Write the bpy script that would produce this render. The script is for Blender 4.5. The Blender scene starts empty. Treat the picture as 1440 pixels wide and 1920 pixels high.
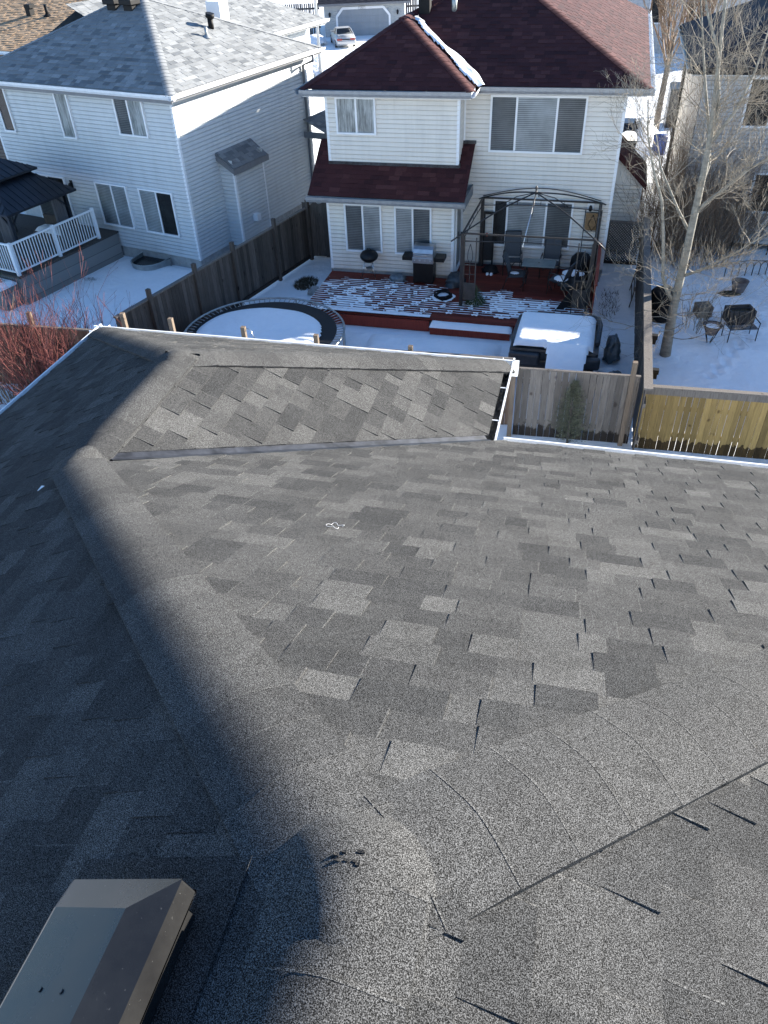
import bpy, math, random
import numpy as np
from mathutils import Vector, Matrix

R = math.radians
SC = bpy.context.scene
COL = SC.collection

# ------------------------------------------------------------------ camera
CAM_H = 9.8
PITCH, ROLL = R(39.47), R(-2.618)
_fw = np.array([0, math.cos(PITCH), -math.sin(PITCH)]); _rt = np.array([1.0, 0, 0]); _up = np.cross(_rt, _fw)
_A = _rt * math.cos(ROLL) + _up * math.sin(ROLL)
_B = -_rt * math.sin(ROLL) + _up * math.cos(ROLL)
cam = bpy.data.cameras.new('camera')
camo = bpy.data.objects.new('camera', cam); COL.objects.link(camo)
camo.matrix_world = Matrix(((_A[0], _B[0], -_fw[0], 0), (_A[1], _B[1], -_fw[1], 0), (_A[2], _B[2], -_fw[2], CAM_H), (0, 0, 0, 1)))
cam.sensor_fit = 'VERTICAL'; cam.sensor_height = 36; cam.lens = 36 * 1442 / 1920
cam.clip_start = 0.05; cam.clip_end = 2000
SC.camera = camo

# ------------------------------------------------------------------ light
SUN_EL = R(17.8)
SUN_AZ = R(41.0 - 16.13)          # angle counter-clockwise from +X, towards the sun
sdir = Vector((math.cos(SUN_EL) * math.cos(SUN_AZ), math.cos(SUN_EL) * math.sin(SUN_AZ), math.sin(SUN_EL)))
W = bpy.data.worlds.new('World'); SC.world = W; W.use_nodes = True
nt = W.node_tree; bg = nt.nodes['Background']
sky = nt.nodes.new('ShaderNodeTexSky'); sky.sky_type = 'NISHITA'; sky.sun_disc = False
sky.sun_elevation = SUN_EL; sky.sun_rotation = math.pi / 2 - SUN_AZ
sky.altitude = 700; sky.air_density = 1.0; sky.dust_density = 0.0; sky.ozone_density = 4.0
nt.links.new(sky.outputs[0], bg.inputs[0]); bg.inputs[1].default_value = 0.08
sl = bpy.data.lights.new('sun', 'SUN'); sl.energy = 5.0; sl.angle = R(0.5); sl.color = (1.0, 0.93, 0.82)
so = bpy.data.objects.new('sun', sl); COL.objects.link(so)
so.rotation_euler = sdir.to_track_quat('Z', 'Y').to_euler()
SC.view_settings.view_transform = 'Standard'; SC.view_settings.look = 'None'
SC.view_settings.exposure = 2.05; SC.view_settings.gamma = 1.0
SC.cycles.max_bounces = 6; SC.cycles.transparent_max_bounces = 12

# ------------------------------------------------------------------ helpers
class Frame:
    def __init__(s, yaw, ox=0.0, oy=0.0, oz=0.0):
        s.yaw = yaw; s.o = Vector((ox, oy, oz))
        s.r = Vector((math.cos(yaw), -math.sin(yaw), 0)); s.d = Vector((math.sin(yaw), math.cos(yaw), 0))
    def W(s, u, v, z=0.0): return s.o + s.r * u + s.d * v + Vector((0, 0, z))
FM = Frame(R(16.13)); FL = Frame(R(29.64)); FO = Frame(R(13.57)); FN = Frame(0.0)
FH = Frame(0.268, -0.1, 0.72, 8.3)
BASE = {}          # object name -> (frame, base u, v, z)

class MB:
    """collects polygons; coordinates in a frame's (u, v, z)"""
    def __init__(s): s.v = []; s.f = []; s.t = []; s.sm = []
    def add(s, vs, fs, tone=0.5, smooth=False):
        n = len(s.v); s.v += [tuple(p) for p in vs]
        for f in fs: s.f.append(tuple(i + n for i in f)); s.t.append(tone); s.sm.append(smooth)
        return s
    def quad(s, a, b, c, d, tone=0.5): return s.add([a, b, c, d], [(0, 1, 2, 3)], tone)
    def poly(s, pts, tone=0.5): return s.add(pts, [tuple(range(len(pts)))], tone)
    def box(s, u0, u1, v0, v1, z0, z1, tone=0.5):
        if u1 < u0: u0, u1 = u1, u0
        if v1 < v0: v0, v1 = v1, v0
        vs = [(u0, v0, z0), (u1, v0, z0), (u1, v1, z0), (u0, v1, z0), (u0, v0, z1), (u1, v0, z1), (u1, v1, z1), (u0, v1, z1)]
        return s.add(vs, [(0, 3, 2, 1), (4, 5, 6, 7), (0, 1, 5, 4), (1, 2, 6, 5), (2, 3, 7, 6), (3, 0, 4, 7)], tone)
    def bar(s, a, b, w, h, tone=0.5, up=(0, 0, 1)):
        """rectangular bar from a to b, w across and h along up"""
        a = Vector(a); b = Vector(b); d = (b - a).normalized(); up = Vector(up)
        x = d.cross(up)
        if x.length < 1e-4: x = d.cross(Vector((0, 1, 0)))
        x.normalize(); y = x.cross(d).normalized(); x = x * w / 2; y = y * h / 2
        vs = [a - x - y, a + x - y, a + x + y, a - x + y, b - x - y, b + x - y, b + x + y, b - x + y]
        return s.add(vs, [(0, 3, 2, 1), (4, 5, 6, 7), (0, 1, 5, 4), (1, 2, 6, 5), (2, 3, 7, 6), (3, 0, 4, 7)], tone)
    def tube(s, pts, r, n=8, caps=True, tone=0.5):
        pts = [Vector(p) for p in pts]
        rs = r if isinstance(r, (list, tuple)) else [r] * len(pts)
        rings = []; ref = None
        for i, p in enumerate(pts):
            t = (pts[min(i + 1, len(pts) - 1)] - pts[max(i - 1, 0)])
            if t.length < 1e-9: t = Vector((0, 0, 1))
            t.normalize()
            if ref is None:
                ref = t.cross(Vector((0.31, 0.2, 0.93)))
                if ref.length < 1e-3: ref = t.cross(Vector((1, 0, 0)))
            x = (ref - t * ref.dot(t))
            if x.length < 1e-6: x = t.orthogonal()
            x.normalize(); ref = x; y = t.cross(x)
            rings.append([p + (x * math.cos(2 * math.pi * k / n) + y * math.sin(2 * math.pi * k / n)) * rs[i] for k in range(n)])
        vs = [q for g in rings for q in g]; fs = []
        for i in range(len(rings) - 1):
            for k in range(n):
                fs.append((i * n + k, i * n + (k + 1) % n, (i + 1) * n + (k + 1) % n, (i + 1) * n + k))
        s.add(vs, fs, tone, n > 4)
        if caps and n > 2:
            m = len(s.v) - len(vs)
            s.f.append(tuple(m + k for k in reversed(range(n)))); s.t.append(tone); s.sm.append(False)
            s.f.append(tuple(m + (len(rings) - 1) * n + k for k in range(n))); s.t.append(tone); s.sm.append(False)
        return s
    def lathe(s, c, prof, n=20, tone=0.5):
        vs = []; fs = []
        for (r, z) in prof:
            for k in range(n):
                a = 2 * math.pi * k / n; vs.append((c[0] + r * math.cos(a), c[1] + r * math.sin(a), c[2] + z))
        for i in range(len(prof) - 1):
            for k in range(n): fs.append((i * n + k, i * n + (k + 1) % n, (i + 1) * n + (k + 1) % n, (i + 1) * n + k))
        return s.add(vs, fs, tone, True)
    def sweep(s, a, b, prof, out, tone=0.5):
        """closed profile (x along out, z up) swept from a to b"""
        a = Vector(a); b = Vector(b); o = Vector(out); n = len(prof)
        vs = [a + o * x + Vector((0, 0, z)) for x, z in prof] + [b + o * x + Vector((0, 0, z)) for x, z in prof]
        fs = [(k, (k + 1) % n, n + (k + 1) % n, n + k) for k in range(n)]
        fs += [tuple(range(n)), tuple(n + k for k in reversed(range(n)))]
        return s.add(vs, fs, tone)
    def field(s, us, vs_, fn, z0=None, tone=0.5):
        """height field; fn(u, v) -> z or None"""
        idx = {}; pts = []; fs = []
        for i, u in enumerate(us):
            for j, v in enumerate(vs_):
                z = fn(u, v)
                if z is not None: idx[(i, j)] = len(pts); pts.append((u, v, z))
        for i in range(len(us) - 1):
            for j in range(len(vs_) - 1):
                q = [(i, j), (i + 1, j), (i + 1, j + 1), (i, j + 1)]
                q = [idx[k] for k in q if k in idx]
                if len(q) >= 3: fs.append(tuple(q))
        return s.add(pts, fs, tone, True)

def uniq(name): return name
def link_mesh(name, mb, mat, base, rotz=None, bevel=0.0):
    me = bpy.data.meshes.new(name)
    b = base
    me.from_pydata([(p[0] - b[0], p[1] - b[1], p[2] - b[2]) for p in mb.v], [], mb.f)
    me.polygons.foreach_set('use_smooth', mb.sm)
    at = me.attributes.new('tone', 'FLOAT', 'FACE'); at.data.foreach_set('value', mb.t)
    me.materials.append(mat); me.validate(); me.update()
    o = bpy.data.objects.new(name, me); COL.objects.link(o)
    if bevel:
        m = o.modifiers.new('bevel', 'BEVEL'); m.width = bevel; m.segments = 2; m.limit_method = 'ANGLE'
    return o
def props(o, label, cat, group=None, kind=None):
    if label: o['label'] = label
    if cat: o['category'] = cat
    if group: o['group'] = group
    if kind: o['kind'] = kind
    return o
def thing(name, label, cat, fr, u, v, z=0.0, group=None, rot=0.0):
    o = bpy.data.objects.new(name, None); COL.objects.link(o); o.empty_display_size = 0.2
    o.location = fr.W(u, v, z); o.rotation_euler = (0, 0, -fr.yaw + rot)
    BASE[o.name] = (u, v, z)
    return props(o, label, cat, group)
def part(name, mb, mat, parent, bevel=0.0, label=None):
    b = BASE[parent.name]
    o = link_mesh(name, mb, mat, b, bevel=bevel); o.parent = parent; BASE[o.name] = b
    if label: o['label'] = label
    return o
def solo(name, label, cat, fr, mb, mat, u, v, z=0.0, group=None, kind=None, bevel=0.0):
    o = link_mesh(name, mb, mat, (u, v, z), bevel=bevel)
    o.location = fr.W(u, v, z); o.rotation_euler = (0, 0, -fr.yaw); BASE[o.name] = (u, v, z)
    return props(o, label, cat, group, kind)
def dup(root, loc, rotz=None, label=None, group=None, scale=None):
    def cp(o, par):
        c = o.copy(); COL.objects.link(c)
        if par: c.parent = par
        for ch in list(o.children): cp(ch, c)
        return c
    kids = list(root.children)
    r = root.copy(); COL.objects.link(r); r.location = loc
    if rotz is not None: r.rotation_euler = (0, 0, rotz)
    if label: r['label'] = label
    if group: r['group'] = group
    if scale: r.scale = scale
    for ch in kids: cp(ch, r)
    return r
def frange(a, b, st):
    n = max(1, int(round((b - a) / st))); return [a + (b - a) * i / n for i in range(n + 1)]
def vnoise(seed):
    rg = np.random.RandomState(seed); T = rg.rand(64, 64)
    def f(x, y):
        xi, yi = math.floor(x), math.floor(y); fx, fy = x - xi, y - yi
        fx = fx * fx * (3 - 2 * fx); fy = fy * fy * (3 - 2 * fy)
        a = T[xi % 64, yi % 64]; b = T[(xi + 1) % 64, yi % 64]; c = T[xi % 64, (yi + 1) % 64]; d = T[(xi + 1) % 64, (yi + 1) % 64]
        return (a * (1 - fx) + b * fx) * (1 - fy) + (c * (1 - fx) + d * fx) * fy
    return f
NZ = vnoise(3)
def fbm(x, y, o=3): return sum(NZ(x * 2 ** k + 7.3 * k, y * 2 ** k + 3.1 * k) / 2 ** (k + 1) for k in range(o))

# ------------------------------------------------------------------ materials
def newmat(name):
    m = bpy.data.materials.new(name); m.use_nodes = True
    return m, m.node_tree, m.node_tree.nodes['Principled BSDF']
def noise_node(n, scale, detail=3, rough=0.6, vec=None, stretch=None):
    tc = n.nodes.new('ShaderNodeTexCoord'); out = tc.outputs['Object']
    if stretch:
        mp = n.nodes.new('ShaderNodeMapping'); mp.inputs['Scale'].default_value = stretch
        n.links.new(out, mp.inputs[0]); out = mp.outputs[0]
    t = n.nodes.new('ShaderNodeTexNoise'); t.inputs['Scale'].default_value = scale
    t.inputs['Detail'].default_value = detail; t.inputs['Roughness'].default_value = rough
    n.links.new(out, t.inputs['Vector']); return t.outputs['Fac']
def ramp(n, fac, stops):
    r = n.nodes.new('ShaderNodeValToRGB'); e = r.color_ramp.elements
    while len(e) < len(stops): e.new(0.5)
    for k, (p, c) in enumerate(stops): e[k].position = p; e[k].color = (*c, 1) if len(c) == 3 else c
    n.links.new(fac, r.inputs[0]); return r.outputs[0]
def mul(n, a, b, fac=1.0):
    m = n.nodes.new('ShaderNodeMix'); m.data_type = 'RGBA'; m.blend_type = 'MULTIPLY'; m.inputs[0].default_value = fac
    for s, x in ((6, a), (7, b)):
        if isinstance(x, tuple): m.inputs[s].default_value = (*x, 1)
        else: n.links.new(x, m.inputs[s])
    return m.outputs[2]
def mixc(n, fac, a, b):
    m = n.nodes.new('ShaderNodeMix'); m.data_type = 'RGBA'
    if isinstance(fac, float): m.inputs[0].default_value = fac
    else: n.links.new(fac, m.inputs[0])
    for s, x in ((6, a), (7, b)):
        if isinstance(x, tuple): m.inputs[s].default_value = (*x, 1)
        else: n.links.new(x, m.inputs[s])
    return m.outputs[2]
def bump(n, p, h, strength, dist):
    b = n.nodes.new('ShaderNodeBump'); b.inputs['Strength'].default_value = strength; b.inputs['Distance'].default_value = dist
    n.links.new(h, b.inputs['Height']); n.links.new(b.outputs[0], p.inputs['Normal'])
def tone_node(n):
    a = n.nodes.new('ShaderNodeAttribute'); a.attribute_name = 'tone'; return a.outputs['Fac']
def plain(name, c, rough=0.6, metal=0.0, var=0.12, scale=8.0, stretch=None, bmp=0.0, spec=0.5):
    m, n, p = newmat(name)
    f = noise_node(n, scale, 4, 0.65, stretch=stretch)
    lo = tuple(x * (1 - var) for x in c); hi = tuple(min(1, x * (1 + var)) for x in c)
    n.links.new(ramp(n, f, [(0.3, lo), (0.7, hi)]), p.inputs['Base Color'])
    p.inputs['Roughness'].default_value = rough; p.inputs['Metallic'].default_value = metal
    p.inputs['Specular IOR Level'].default_value = spec
    if bmp: bump(n, p, f, 0.6, bmp)
    return m
G3 = lambda x: (x, x, x)
def shingle_mat(name, stops, grain=300.0, gstops=((0.36, 0.35), (0.5, 0.9), (0.66, 2.4)), blotch=1.0, rough=0.85, gbump=0.0, spec=0.2, clump=False):
    m, n, p = newmat(name)
    base = ramp(n, tone_node(n), stops)
    g = noise_node(n, grain, 2, 0.75)
    gr = ramp(n, g, [(a, (b / 3.3,) * 3) for a, b in gstops])
    sc = n.nodes.new('ShaderNodeMix'); sc.data_type = 'RGBA'; sc.blend_type = 'MULTIPLY'; sc.inputs[0].default_value = 1
    n.links.new(base, sc.inputs[6]); n.links.new(gr, sc.inputs[7])
    v = n.nodes.new('ShaderNodeVectorMath'); v.operation = 'SCALE'; v.inputs['Scale'].default_value = 3.3
    n.links.new(sc.outputs[2], v.inputs[0])
    bl = noise_node(n, 1.7, 4, 0.6)
    col = mul(n, v.outputs[0], ramp(n, bl, [(0.3, (0.82,) * 3), (0.7, (1.0,) * 3)]), blotch)
    if clump:      # granule loss, scuffs and stains
        c1 = noise_node(n, 38, 4, 0.7); c2 = noise_node(n, 5.5, 5, 0.75); c3 = noise_node(n, 9, 6, 0.8, stretch=(1, 1, 1))
        col = mul(n, col, ramp(n, c1, [(0.3, G3(.86)), (0.7, G3(1.12))])); col = mul(n, col, ramp(n, c2, [(0.33, G3(.87)), (0.48, G3(1.0)), (0.68, G3(1.07))]))
        col = mul(n, col, ramp(n, c3, [(0.64, (1, 1, 1)), (0.72, (1.12, 1.06, .96)), (0.8, (.8, .8, .8))]))
    n.links.new(col, p.inputs['Base Color']); p.inputs['Roughness'].default_value = rough
    p.inputs['Specular IOR Level'].default_value = spec
    if gbump: bump(n, p, g, 0.7, gbump)
    return m
def wood_mat(name, c1, c2, grain=(22, 22, 1.2), rough=0.8, tonevar=0.5, knots=True, wet=False):
    m, n, p = newmat(name)
    f = noise_node(n, 2.2, 5, 0.7, stretch=grain)
    col = ramp(n, f, [(0.28, c1), (0.72, c2)])
    t = n.nodes.new('ShaderNodeMapRange'); n.links.new(tone_node(n), t.inputs[0])
    t.inputs[3].default_value = 1 - tonevar; t.inputs[4].default_value = 1 + tonevar * 0.6
    v = n.nodes.new('ShaderNodeVectorMath'); v.operation = 'SCALE'
    n.links.new(col, v.inputs[0]); n.links.new(t.outputs[0], v.inputs['Scale'])
    out = v.outputs[0]
    if knots:
        k = noise_node(n, 7.0, 1, 0.5, stretch=(1, 1, 0.6))
        out = mul(n, out, ramp(n, k, [(0.22, (0.35, 0.3, 0.28)), (0.3, (1, 1, 1))]))
    if wet:      # damp, stained board ends near the ground
        tc = n.nodes.new('ShaderNodeTexCoord'); sx = n.nodes.new('ShaderNodeSeparateXYZ'); n.links.new(tc.outputs['Object'], sx.inputs[0])
        nz = noise_node(n, 9, 4, 0.6, stretch=(1, 1, .35)); ad = n.nodes.new('ShaderNodeMath'); ad.operation = 'MULTIPLY_ADD'; ad.inputs[1].default_value = -.5; n.links.new(nz, ad.inputs[0]); n.links.new(sx.outputs[2], ad.inputs[2])
        out = mul(n, out, ramp(n, ad.outputs[0], [(0.0, (.2, .18, .17)), (0.02, (1, 1, 1))]))
    n.links.new(out, p.inputs['Base Color']); p.inputs['Roughness'].default_value = rough
    p.inputs['Specular IOR Level'].default_value = 0.25
    bump(n, p, f, 0.4, 0.004)
    return m
def snow_mat(name, c=(0.86, 0.88, 0.9), b=0.035, s=7.0, dirty=None):
    m, n, p = newmat(name)
    f = noise_node(n, s, 6, 0.65)
    col = ramp(n, f, [(0.3, tuple(x * 0.95 for x in c)), (0.7, c)])
    if dirty:
        d = noise_node(n, 1.3, 5, 0.7)
        col = mixc(n, ramp(n, d, [(0.55, (0, 0, 0)), (0.75, (0.6, 0.6, 0.6))]), col, dirty)
    n.links.new(col, p.inputs['Base Color']); p.inputs['Roughness'].default_value = 0.6
    p.inputs['Specular IOR Level'].default_value = 0.25
    f2 = noise_node(n, 1.1, 3, 0.5); ad = n.nodes.new('ShaderNodeMath'); ad.operation = 'MULTIPLY_ADD'; ad.inputs[1].default_value = 5.0
    n.links.new(f2, ad.inputs[0]); n.links.new(f, ad.inputs[2])
    bump(n, p, ad.outputs[0], 0.6, b)
    return m
def siding_mat(name, c, var=0.06):
    m, n, p = newmat(name)
    f = noise_node(n, 1.2, 5, 0.6, stretch=(1, 1, 3)); g = noise_node(n, 3.5, 5, 0.7, stretch=(1, 1, .12))
    n.links.new(mul(n, ramp(n, f, [(0.3, tuple(x * (1 - var) for x in c)), (0.7, c)]), ramp(n, g, [(0.3, G3(.9)), (0.55, G3(1.0))])), p.inputs['Base Color'])
    p.inputs['Roughness'].default_value = 0.5; p.inputs['Specular IOR Level'].default_value = 0.35
    return m
def glass_mat(name, tint=(0.02, 0.025, 0.03), clear=0.6, wav=0.0):
    m, n, p = newmat(name)
    p.inputs['Base Color'].default_value = (*tint, 1); p.inputs['Roughness'].default_value = 0.04
    p.inputs['Specular IOR Level'].default_value = 0.7
    tr = n.nodes.new('ShaderNodeBsdfTransparent'); tr.inputs[0].default_value = (0.95, 0.98, 1.0, 1)
    fr = n.nodes.new('ShaderNodeFresnel'); fr.inputs[0].default_value = 1.5
    mr = n.nodes.new('ShaderNodeMapRange'); n.links.new(fr.outputs[0], mr.inputs[0])
    mr.inputs[3].default_value = 1 - clear; mr.inputs[4].default_value = 1.0
    mx = n.nodes.new('ShaderNodeMixShader'); n.links.new(mr.outputs[0], mx.inputs[0])
    n.links.new(tr.outputs[0], mx.inputs[1]); n.links.new(p.outputs[0], mx.inputs[2])
    n.links.new(mx.outputs[0], n.nodes['Material Output'].inputs[0])
    f = noise_node(n, 2.3, 2, 0.5); bump(n, p, f, 0.25, 0.06)
    return m
def blind_mat(name, c, dark, period=0.03, duty=0.7):
    m, n, p = newmat(name)
    tc = n.nodes.new('ShaderNodeTexCoord'); sx = n.nodes.new('ShaderNodeSeparateXYZ'); n.links.new(tc.outputs['Object'], sx.inputs[0])
    mo = n.nodes.new('ShaderNodeMath'); mo.operation = 'DIVIDE'; mo.inputs[1].default_value = period; n.links.new(sx.outputs[2], mo.inputs[0])
    fr = n.nodes.new('ShaderNodeMath'); fr.operation = 'FRACT'; n.links.new(mo.outputs[0], fr.inputs[0])
    f = noise_node(n, 1.6, 3, 0.6)
    cc = ramp(n, fr.outputs[0], [(0.0, dark), (1 - duty, dark), (1 - duty + 0.12, c), (1.0, c)])
    n.links.new(mul(n, cc, ramp(n, f, [(0.3, (0.6,) * 3), (0.7, (1,) * 3)])), p.inputs['Base Color']); p.inputs['Roughness'].default_value = 0.7
    return m

M = {}
M['shingle'] = shingle_mat('grey_asphalt_shingle', [(0.0, (0.0355, 0.0362, 0.037)), (0.5, (0.0505, 0.0508, 0.051)), (1.0, (0.072, 0.072, 0.071))], 400, ((0.40, 0.12), (0.5, 0.75), (0.62, 3.2)), gbump=0.002, spec=0.03, clump=True)
M['shingle_maroon'] = shingle_mat('maroon_shingle', [(0.0, (0.034, 0.012, 0.014)), (0.5, (0.058, 0.0185, 0.0195)), (1.0, (0.102, 0.040, 0.037))], 60, ((0.3, 0.7), (0.5, 1.0), (0.7, 1.35)))
M['shingle_pale'] = shingle_mat('pale_grey_shingle', [(0.0, (0.12, 0.13, 0.14)), (0.5, (0.23, 0.24, 0.245)), (1.0, (0.33, 0.34, 0.345))], 60, ((0.3, 0.75), (0.5, 1.0), (0.7, 1.3)))
M['shingle_tan'] = shingle_mat('tan_shingle', [(0.0, (0.26, 0.17, 0.10)), (0.5, (0.42, 0.29, 0.18)), (1.0, (0.52, 0.37, 0.24))], 60, ((0.3, 0.75), (0.5, 1.0), (0.7, 1.25)))
M['shingle_navy'] = shingle_mat('charcoal_shingle', [(0.0, (0.022, 0.023, 0.03)), (0.5, (0.032, 0.033, 0.042)), (1.0, (0.06, 0.06, 0.07))], 60, ((0.3, 0.7), (0.5, 1.0), (0.7, 1.35)))
M['underlay'] = plain('underlay', (0.02, 0.02, 0.02), 0.9)
M['flash'] = plain('galvanised_flashing', (0.028, 0.03, 0.036), 0.45, 0.3, 0.8, 9)
M['gutter'] = plain('white_gutter', (0.72, 0.74, 0.76), 0.4, 0.0, 0.08, 6)
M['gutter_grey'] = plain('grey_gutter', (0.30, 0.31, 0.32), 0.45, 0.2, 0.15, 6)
M['trim'] = plain('white_trim', (0.78, 0.79, 0.80), 0.45, 0, 0.04, 4)
M['soffit'] = plain('soffit', (0.6, 0.6, 0.6), 0.6)
M['fascia_grey'] = plain('grey_fascia', (0.16, 0.165, 0.175), 0.5)
M['sid_m'] = siding_mat('cream_vinyl_siding', (0.74, 0.70, 0.635))
M['sid_l'] = siding_mat('pale_vinyl_siding', (0.575, 0.60, 0.61))
M['sid_r'] = siding_mat('grey_vinyl_siding', (0.42, 0.42, 0.42))
M['sid_g'] = siding_mat('garage_siding', (0.40, 0.42, 0.42))
M['sid_b'] = siding_mat('brown_siding', (0.16, 0.11, 0.085))
M['gdoor'] = siding_mat('garage_door_panel', (0.25, 0.28, 0.31))
M['concrete'] = plain('concrete', (0.32, 0.32, 0.31), 0.85, 0, 0.25, 5, bmp=0.004)
M['glass'] = glass_mat('window_glass', clear=0.93)
M['glass_dark'] = glass_mat('window_glass_dark', clear=0.5)
M['blind'] = blind_mat('white_blinds', (0.78, 0.80, 0.82), (0.35, 0.37, 0.38), 0.05)
M['blind_grey'] = blind_mat('grey_blinds', (0.30, 0.31, 0.32), (0.12, 0.125, 0.13), 0.05)
M['curtain'] = plain('lace_curtain', (0.62, 0.62, 0.6), 0.9, 0, 0.6, 6, (4, 4, 0.4))
M['room'] = plain('dark_room', (0.035, 0.035, 0.037), 0.9, 0, 0.5, 2)
M['wood_grey'] = wood_mat('weathered_fence_wood', (0.075, 0.067, 0.06), (0.225, 0.20, 0.18), wet=True)
M['wood_dark'] = wood_mat('dark_weathered_wood', (0.04, 0.034, 0.03), (0.13, 0.11, 0.095))
M['wood_post'] = wood_mat('tan_post_wood', (0.105, 0.08, 0.058), (0.215, 0.165, 0.125), tonevar=0.2)
M['wood_yellow'] = wood_mat('yellow_cedar_wood', (0.17, 0.115, 0.045), (0.36, 0.245, 0.09), tonevar=0.42, wet=True)
M['wood_brown'] = wood_mat('brown_fence_wood', (0.10, 0.065, 0.045), (0.22, 0.15, 0.11))
M['deck_red'] = wood_mat('red_stained_deck', (0.10, 0.018, 0.012), (0.20, 0.036, 0.024), grain=(1.2, 20, 20), rough=0.6, tonevar=0.3, knots=False)
M['red_board'] = wood_mat('red_stained_board', (0.16, 0.026, 0.016), (0.30, 0.055, 0.035), rough=0.6, tonevar=0.3, knots=False)
M['snow'] = snow_mat('snow')
M['snow_rough'] = snow_mat('ploughed_snow', b=0.12, s=3.0)
M['black'] = plain('black_metal', (0.007, 0.007, 0.008), 0.45, 0.0, 0.3, spec=0.3)
M['bronze'] = plain('dark_bronze_metal', (0.035, 0.034, 0.035), 0.45, 0.4, 0.3)
M['gazrail'] = plain('brown_grey_metal', (0.07, 0.065, 0.06), 0.5, 0.3, 0.3)
M['silver'] = plain('bright_metal', (0.55, 0.56, 0.58), 0.28, 1.0, 0.15)
M['steel'] = plain('stainless_steel', (0.42, 0.43, 0.45), 0.32, 0.9, 0.15, 5)
M['galv'] = plain('galvanised_steel', (0.36, 0.38, 0.38), 0.5, 0.7, 0.2, 7)
M['mesh_black'] = plain('black_mesh', (0.014, 0.014, 0.015), 0.8, 0, 0.3, 30)
M['tarp'] = plain('dark_vinyl', (0.028, 0.034, 0.04), 0.42, 0, 0.4, 5, bmp=0.02)
M['bag_grey'] = plain('grey_plastic_bag', (0.12, 0.15, 0.17), 0.35, 0, 0.5, 6, bmp=0.03)
M['sling'] = plain('grey_sling_fabric', (0.06, 0.063, 0.067), 0.8, 0, 0.15, 40)
M['tabletop'] = plain('frosted_tabletop', (0.17, 0.19, 0.18), 0.25, 0, 0.15, 4)
M['wicker'] = plain('wicker', (0.22, 0.13, 0.06), 0.8, 0, 0.5, 60)
M['leaf'] = plain('evergreen_needles', (0.05, 0.075, 0.03), 0.8, 0, 0.5, 20)
M['juniper'] = plain('juniper_foliage', (0.10, 0.105, 0.065), 0.85, 0, 0.45, 9)
M['bark_pale'] = plain('pale_aspen_bark', (0.25, 0.232, 0.19), 0.8, 0, 0.4, 5, (1, 1, 2.2), bmp=0.01)
M['bark_twig'] = plain('aspen_twigs', (0.26, 0.22, 0.165), 0.8, 0, 0.25, 3)
M['bark_dark'] = plain('dark_bark', (0.09, 0.075, 0.062), 0.85, 0, 0.4, 8, bmp=0.01)
M['twig_brown'] = plain('brown_twigs', (0.17, 0.115, 0.075), 0.85, 0, 0.4, 3)
M['twig_red'] = plain('red_dogwood_twigs', (0.145, 0.04, 0.032), 0.75, 0, 0.6, 2)
M['stone'] = None
M['pergola'] = plain('navy_steel_roofing', (0.018, 0.022, 0.03), 0.38, 0.5, 0.2, 3)
M['drape'] = plain('grey_drape', (0.10, 0.10, 0.105), 0.9, 0, 0.3, 3, (9, 9, 0.3))
M['plastic_blue'] = plain('blue_plastic', (0.01, 0.035, 0.16), 0.4)
M['plastic_black'] = plain('black_plastic', (0.007, 0.007, 0.008), 0.6, 0, 0.3, 8, spec=0.2)
M['terracotta'] = plain('terracotta', (0.16, 0.13, 0.12), 0.85, 0, 0.3, 8)
M['car_silver'] = plain('silver_car_paint', (0.50, 0.50, 0.49), 0.3, 0.35, 0.04)
M['car_dark'] = plain('dark_car_paint', (0.02, 0.02, 0.024), 0.3, 0.2, 0.1)
M['tyre'] = plain('tyre_rubber', (0.015, 0.015, 0.016), 0.85)
M['lamp_red'] = plain('red_lamp_lens', (0.32, 0.02, 0.015), 0.25)
M['chrome'] = plain('wheel_metal', (0.45, 0.45, 0.46), 0.35, 0.8)
M['vent_metal'] = None
M['litter'] = plain('wet_leaf_litter', (0.022, 0.02, 0.018), 0.8, 0, 0.8, 45, bmp=0.02)
M['pole'] = plain('galvanised_pole', (0.42, 0.44, 0.44), 0.5, 0.5, 0.1)
M['brick'] = plain('orange_brick', (0.34, 0.17, 0.09), 0.9, 0, 0.3, 9)
M['soil'] = plain('soil_and_dead_grass', (0.06, 0.05, 0.03), 0.95, 0, 0.6, 25, bmp=0.02)
M['orange'] = plain('orange_plastic', (0.4, 0.05, 0.02), 0.5)
M['ink'] = plain('black_numerals', (0.01, 0.01, 0.012), 0.6)

m, n, p = newmat('stacked_stone_facing')
tc = n.nodes.new('ShaderNodeTexCoord'); mp = n.nodes.new('ShaderNodeMapping'); mp.inputs['Rotation'].default_value = (math.pi / 2, 0, math.pi / 2)
n.links.new(tc.outputs['Object'], mp.inputs[0])
bt = n.nodes.new('ShaderNodeTexBrick'); n.links.new(mp.outputs[0], bt.inputs[0]); bt.inputs['Scale'].default_value = 1
bt.inputs['Brick Width'].default_value = 0.33; bt.inputs['Row Height'].default_value = 0.1; bt.inputs['Mortar Size'].default_value = 0.008
bt.inputs['Color1'].default_value = (0.15, 0.15, 0.145, 1); bt.inputs['Color2'].default_value = (0.26, 0.255, 0.24, 1); bt.inputs['Mortar'].default_value = (0.06, 0.06, 0.06, 1)
n.links.new(bt.outputs[0], p.inputs['Base Color']); p.inputs['Roughness'].default_value = 0.9; bump(n, p, bt.outputs[1], -0.6, 0.015)
M['stone'] = m
m, n, p = newmat('scuffed_roof_vent_metal')
f = noise_node(n, 5, 5, 0.6); sp = noise_node(n, 110, 2, 0.6)
c = ramp(n, f, [(0.3, (0.012, 0.012, 0.0125)), (0.7, (0.024, 0.024, 0.0235))])
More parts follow.
